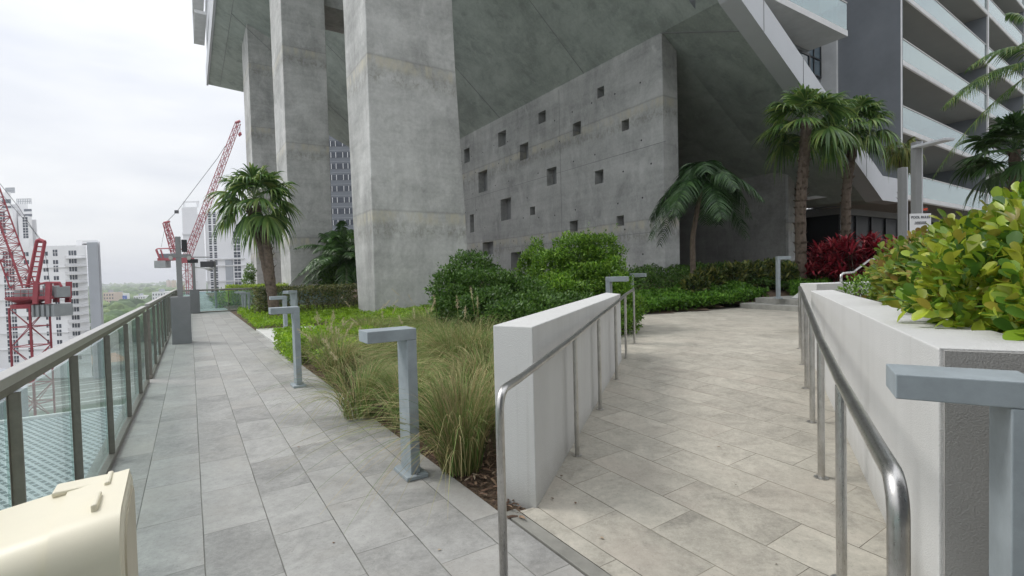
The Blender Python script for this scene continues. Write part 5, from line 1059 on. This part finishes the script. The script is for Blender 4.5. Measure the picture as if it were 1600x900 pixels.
for i in range(17):
    y = 330+10.7*i
    for px in (329.6, 337): put_win(b3, winmesh(1.3, 2.6, 1, 3) if False else w5, (X3(px), Y3+1, Z3(y+9)))
    if y > 355: put_win(b3, w6, (X3(370.5), Y3+1, Z3(y+9)))
# slate coloured block seen between the pillars
Y4 = 134.0; X4 = lambda px: at(px, 300, Y4)[0]; Z4 = lambda py: at(530, py, Y4)[2]
b4 = thing('slate_block', 'slate blue apartment block with rows of paired windows seen between the pillars', 'building', (X4(530), Y4, CG))
b = MB(); b.xbox(X4(470), X4(640), Y4, Y4+15, CG, Z4(180)); b.build('body', M['slate'], b4)
w7 = winmesh(3.9, 1.4, 3)
for i in range(14):
    for px in (523, 541.5, 560, 503): put_win(b4, w7, (X4(px), Y4, Z4(205+17.6*i+6)))
    b = MB(); b.xbox(X4(470), X4(640), Y4-0.06, Y4-0.01, Z4(205+17.6*i-5.5), Z4(205+17.6*i-4.9)); b.build('floor_band', M['greyfar'], b4)
# patterned roof just below the terrace
def roofpat():
    t = NT('patterned_roof'); P = t.pos(rot=(0, 0, math.radians(32)))
    br = t.n('ShaderNodeTexBrick', Vector=P, Scale=1.0, Mortar__Size=0.065, Brick__Width=0.46, Row__Height=0.27, Mortar__Smooth=0.1); br.offset = 0.5
    br.inputs['Color1'].default_value = (0.12, 0.155, 0.175, 1); br.inputs['Color2'].default_value = (0.17, 0.205, 0.22, 1); br.inputs['Mortar'].default_value = (0.56, 0.60, 0.62, 1)
    return t.done(t.pbr(br.outputs['Color'], 0.6, normal=t.bump(br.outputs['Fac'], 0.6, 0.05)))
lr = thing('lower_building', 'lower neighbouring building whose patterned blue grey roof shows through the near railing', 'building', NS(-15, 15, CG))
b = MB(); b.nsbox(-45, -0.9, -10, 37.7, CG, -6.15); b.build('body', M['greyfar'], lr)
b = MB(); b.nsbox(-44.8, -0.95, -9.8, 37.5, -6.145, -6.0); b.build('roof', roofpat(), lr)
b = MB(); b.nsbox(-45, -0.9, 37.5, 37.8, -6.14, -5.85); b.build('parapet', M['white'], lr)
b = MB(); p = at(43, 606, 33); wedge(b, p[0]-22, p[0], 33, 41, CG, p[2]); b.build('roof_block', M['greyfar'], tag(thing('roof_block', 'plain grey roof block at the left edge behind the near railing', 'building', (p[0]-5, 35, CG))), bevel=0.02)
# streets, tracks and lots on the city floor
def strip_ns(nm, pts, w, mat, z): 
    b = MB()
    for i in range(len(pts)-1):
        a, c = np.array(pts[i], float), np.array(pts[i+1], float); d = (c-a)/np.linalg.norm(c-a); q = np.array([-d[1], d[0]]); b.add([(*(a-q*w/2), z), (*(c-q*w/2), z), (*(c+q*w/2), z), (*(a+q*w/2), z)], [(0, 1, 2, 3)])
    return structure(b.build(nm, mat))
M['asphalt'] = plain('asphalt', (0.10, 0.10, 0.10), 0.9, 0, 0.2, 0.2); M['earth'] = plain('bare_orange_earth', (0.42, 0.22, 0.13), 0.9, 0, 0.05, 0.5); M['ballastg'] = plain('track_bed', (0.24, 0.235, 0.22), 0.9, 0, 0.4, 0.25); M['palepave'] = plain('pale_road_paint', (0.6, 0.6, 0.57), 0.8)
q0 = np.array(g(-120, 640, CG)[:2]); q1 = np.array(g(330, 580, CG)[:2]); dq = (q1-q0)/np.linalg.norm(q1-q0); nq = np.array([-dq[1], dq[0]])
strip_ns('track_bed', [q0-dq*60, q1+dq*60], 62, M['ballastg'], CG+0.02)
for k, o_ in enumerate((-26, -20, -9, -3, 8, 13, 24)): strip_ns('rail_line', [q0-dq*60+nq*o_, q1+dq*60+nq*o_], 1.0 if k % 2 else 1.8, M['palepave'], CG+0.05)
strip_ns('street', [q0-dq*60+nq*44, q1+dq*60+nq*44], 14, M['asphalt'], CG+0.03)
strip_ns('bare_ground', [q0-dq*60+nq*75, q1-dq*20+nq*82], 38, M['earth'], CG+0.04)
# low town buildings far off
def low_building(label, px, pytop, w_px, Y, mat, name='town_building', rows=3, cols=4, group=None, wincol=None):
    x0 = at(px-w_px/2, 450, Y)[0]; x1 = at(px+w_px/2, 450, Y)[0]; zt = at(px, pytop, Y)[2]; t = thing(name, label, 'building', ((x0+x1)/2, Y, CG), group=group)
    b = MB(); b.xbox(x0, x1, Y, Y+(x1-x0)*0.6+6, CG, zt); b.build('body', M[mat], t)
    b = MB(); b.xbox(x0+(x1-x0)*.3, x0+(x1-x0)*.45, Y+3, Y+9, zt, zt+3); b.build('roof_plant', M['greyfar'], t)
    wm = winmesh((x1-x0)/cols*0.45, 2.0, 1) if cols else None
    for r in range(rows):
        for c in range(cols): put_win(t, wm, (x0+(x1-x0)*(c+.5)/cols, Y, zt-4-r*4.2))
low_building('peach apartment house among trees right of the white apartments', 169, 457, 17, 620, 'pink', rows=4, cols=4)
low_building('white house with a blue hoarding beside the peach one', 184, 459, 13, 640, 'white', rows=3, cols=3)
low_building('long white building behind the railing, left of the light poles', 250, 456, 26, 560, 'white', rows=3, cols=6)
low_building('pale pinkish high rise far off, left of the tan one', 262, 438, 3.4, 1500, 'pink', rows=0, cols=0)
low_building('tan striped high rise far off beside the light pole', 270, 438, 4, 1500, 'tan', rows=0, cols=0)
low_building('pale building low behind the trees left of the long white one', 217, 462, 18, 700, 'white', rows=2, cols=5)
hb_ = thing('blue_hoarding', 'blue rounded hoarding standing by the white house', 'sign', (at(195, 470, 600)[0], 600, CG)); b = MB(); p = np.array(at(195, 466, 600)); b.box(p, (2.6, 0, 0), (0, .4, 0), (0, 0, 3.2)); b.build('panel', plain('blue_panel', (0.05, 0.12, 0.42), 0.5), hb_, bevel=0.3); b = MB(); b.tube([p, (p[0], p[1], CG)], 0.5, 6); b.build('post', M['greyfar'], hb_)
for i, (px, y, w, Y) in enumerate(((172, 446, 5, 2600), (198, 445, 6, 2700), (218, 441.5, 3.5, 2900), (222, 443, 4, 2600), (243, 444, 9, 2400), (236, 446, 6, 2000), (181, 448, 4, 2100), (207, 447.5, 5, 2300), (253, 445, 5, 2200))):
    low_building('tiny pale building on the tree covered skyline', px, y, w, Y, 'white', rows=0, cols=0, group='skyline buildings')
for i, (px, pyt, w, Y, mt) in enumerate(((60, 595, 60, 260, 'pink'), (130, 582, 40, 285, 'tan'), (175, 575, 30, 330, 'white'), (205, 560, 22, 350, 'pink'), (20, 578, 34, 300, 'white'))):
    low_building(['peach flat roofed building seen through the near glass', 'tan low building seen through the near glass', 'white low building seen through the glass below the grey stair tower', 'small peach building low behind the railing gap', 'white low building under the crane mast'][i], px, at_y if False else 446+(-CG-8)*780/Y*0.97, w, Y, mt, rows=1, cols=5)
# woodland over the city floor out to the horizon
def woodland():
    tmp = bmesh.new(); bmesh.ops.create_icosphere(tmp, subdivisions=2, radius=1); v0 = np.array([v.co[:] for v in tmp.verts]); f0 = np.array([[v.index for v in f.verts] for f in tmp.faces]); tmp.free(); n = 3600
    Yd = np.concatenate([120+1500*RNG.random(n//2)**1.3, 500+2700*RNG.random(n-n//2)]); ratio = -0.95+1.0*RNG.random(n); Xd = Yd*ratio
    k = np.ones(n, bool)
    for (px, w, Y) in ((169, 19, 620), (184, 15, 640), (250, 28, 560), (217, 20, 700)): k &= ~((abs(Xd/Yd-(px-800)/780) < w*0.6/780) & (Yd < Y+20) & (Yd > Y-60))
    rel = (np.column_stack([Xd, Yd])-q0)@nq; k &= ~((rel > -32) & (rel < 100) & (Yd < 420)); k &= ~(Yd < 210)*1 == 1
    Xd, Yd = Xd[k], Yd[k]; n = len(Xd); r = (3.2+4.5*RNG.random(n))*(1+Yd/1400); ph = RNG.random((n, 1))*10
    d = 1+0.22*np.sin(v0[None, :, 0]*5+ph)+0.18*np.sin(v0[None, :, 1]*7+ph*2)+0.16*np.sin(v0[None, :, 2]*6+ph*3)+RNG.normal(size=(n, len(v0)))*0.09
    V = np.stack([Xd[:, None]+v0[None, :, 0]*r[:, None]*d*1.2, Yd[:, None]+v0[None, :, 1]*r[:, None]*d*1.2, CG+r[:, None]*0.7+v0[None, :, 2]*r[:, None]*0.85*d], -1).reshape(-1, 3)
    F_ = (np.arange(n)*len(v0))[:, None, None]+f0[None]; t = NT('distant_tree_canopy'); rr = t.n('ShaderNodeNewGeometry').outputs['Random Per Island']
    c = t.ramp(rr, (0, (0.045, 0.085, 0.03)), (0.5, (0.085, 0.14, 0.045)), (1, (0.15, 0.20, 0.07))); c = t.mix(0.6, c, t.ramp(t.noise(t.pos(), 0.5, 6, 0.7), (0.35, (0.25,)*3), (0.65, (0.8,)*3)), 'OVERLAY')
    return tag(link('woodland', fast_mesh('woodland', V, [F_.reshape(-1, 3)], t.done(t.pbr(c, 0.95)))), 'green treetops covering the low city out to the horizon', 'trees', kind='stuff')
woodland()
# a few fallen leaves on the paving
q = [g(*p) for p in ((470, 700), (395, 760), (520, 850), (330, 690), (240, 640), (600, 790), (300, 560), (380, 590), (690, 860), (350, 830))]+[tuple(np.array(gr(*p))+np.array([0, 0, .004])) for p in ((944, 845), (1245, 860), (1215, 885), (1010, 780), (1120, 700), (1050, 650), (900, 790), (1180, 600), (1090, 590), (1230, 700), (860, 780), (850, 772), (880, 745), (1000, 640), (1150, 760))]
q = np.array(q)[::2]+np.array([0, 0, 0.006]); D = rdir(len(q)); D[:, 2] *= .15
tag(link('fallen_leaves', leaves_mesh('fallen_leaves', q, D, np.tile([0.1, 0, 1.0], (len(q), 1)), 0.012+0.018*RNG.random(len(q)), T_ROUND, M['chips'])), 'few small brown fallen leaves scattered over the paving', 'leaves', kind='stuff')
# pale humid air
def haze():
    t = NT('humid_air'); v = t.n('ShaderNodeVolumePrincipled', Density=0.00028, Anisotropy=0.1); v.inputs['Color'].default_value = (0.93, 0.95, 1.0, 1); t.t.links.new(v.outputs[0], t.out.inputs['Volume'])
    b = MB(); b.xbox(-4000, 1500, -300, 4200, CG-1.2, 75); return tag(b.build('haze', t.m), 'thin pale haze over the city', 'haze', kind='stuff')
haze()
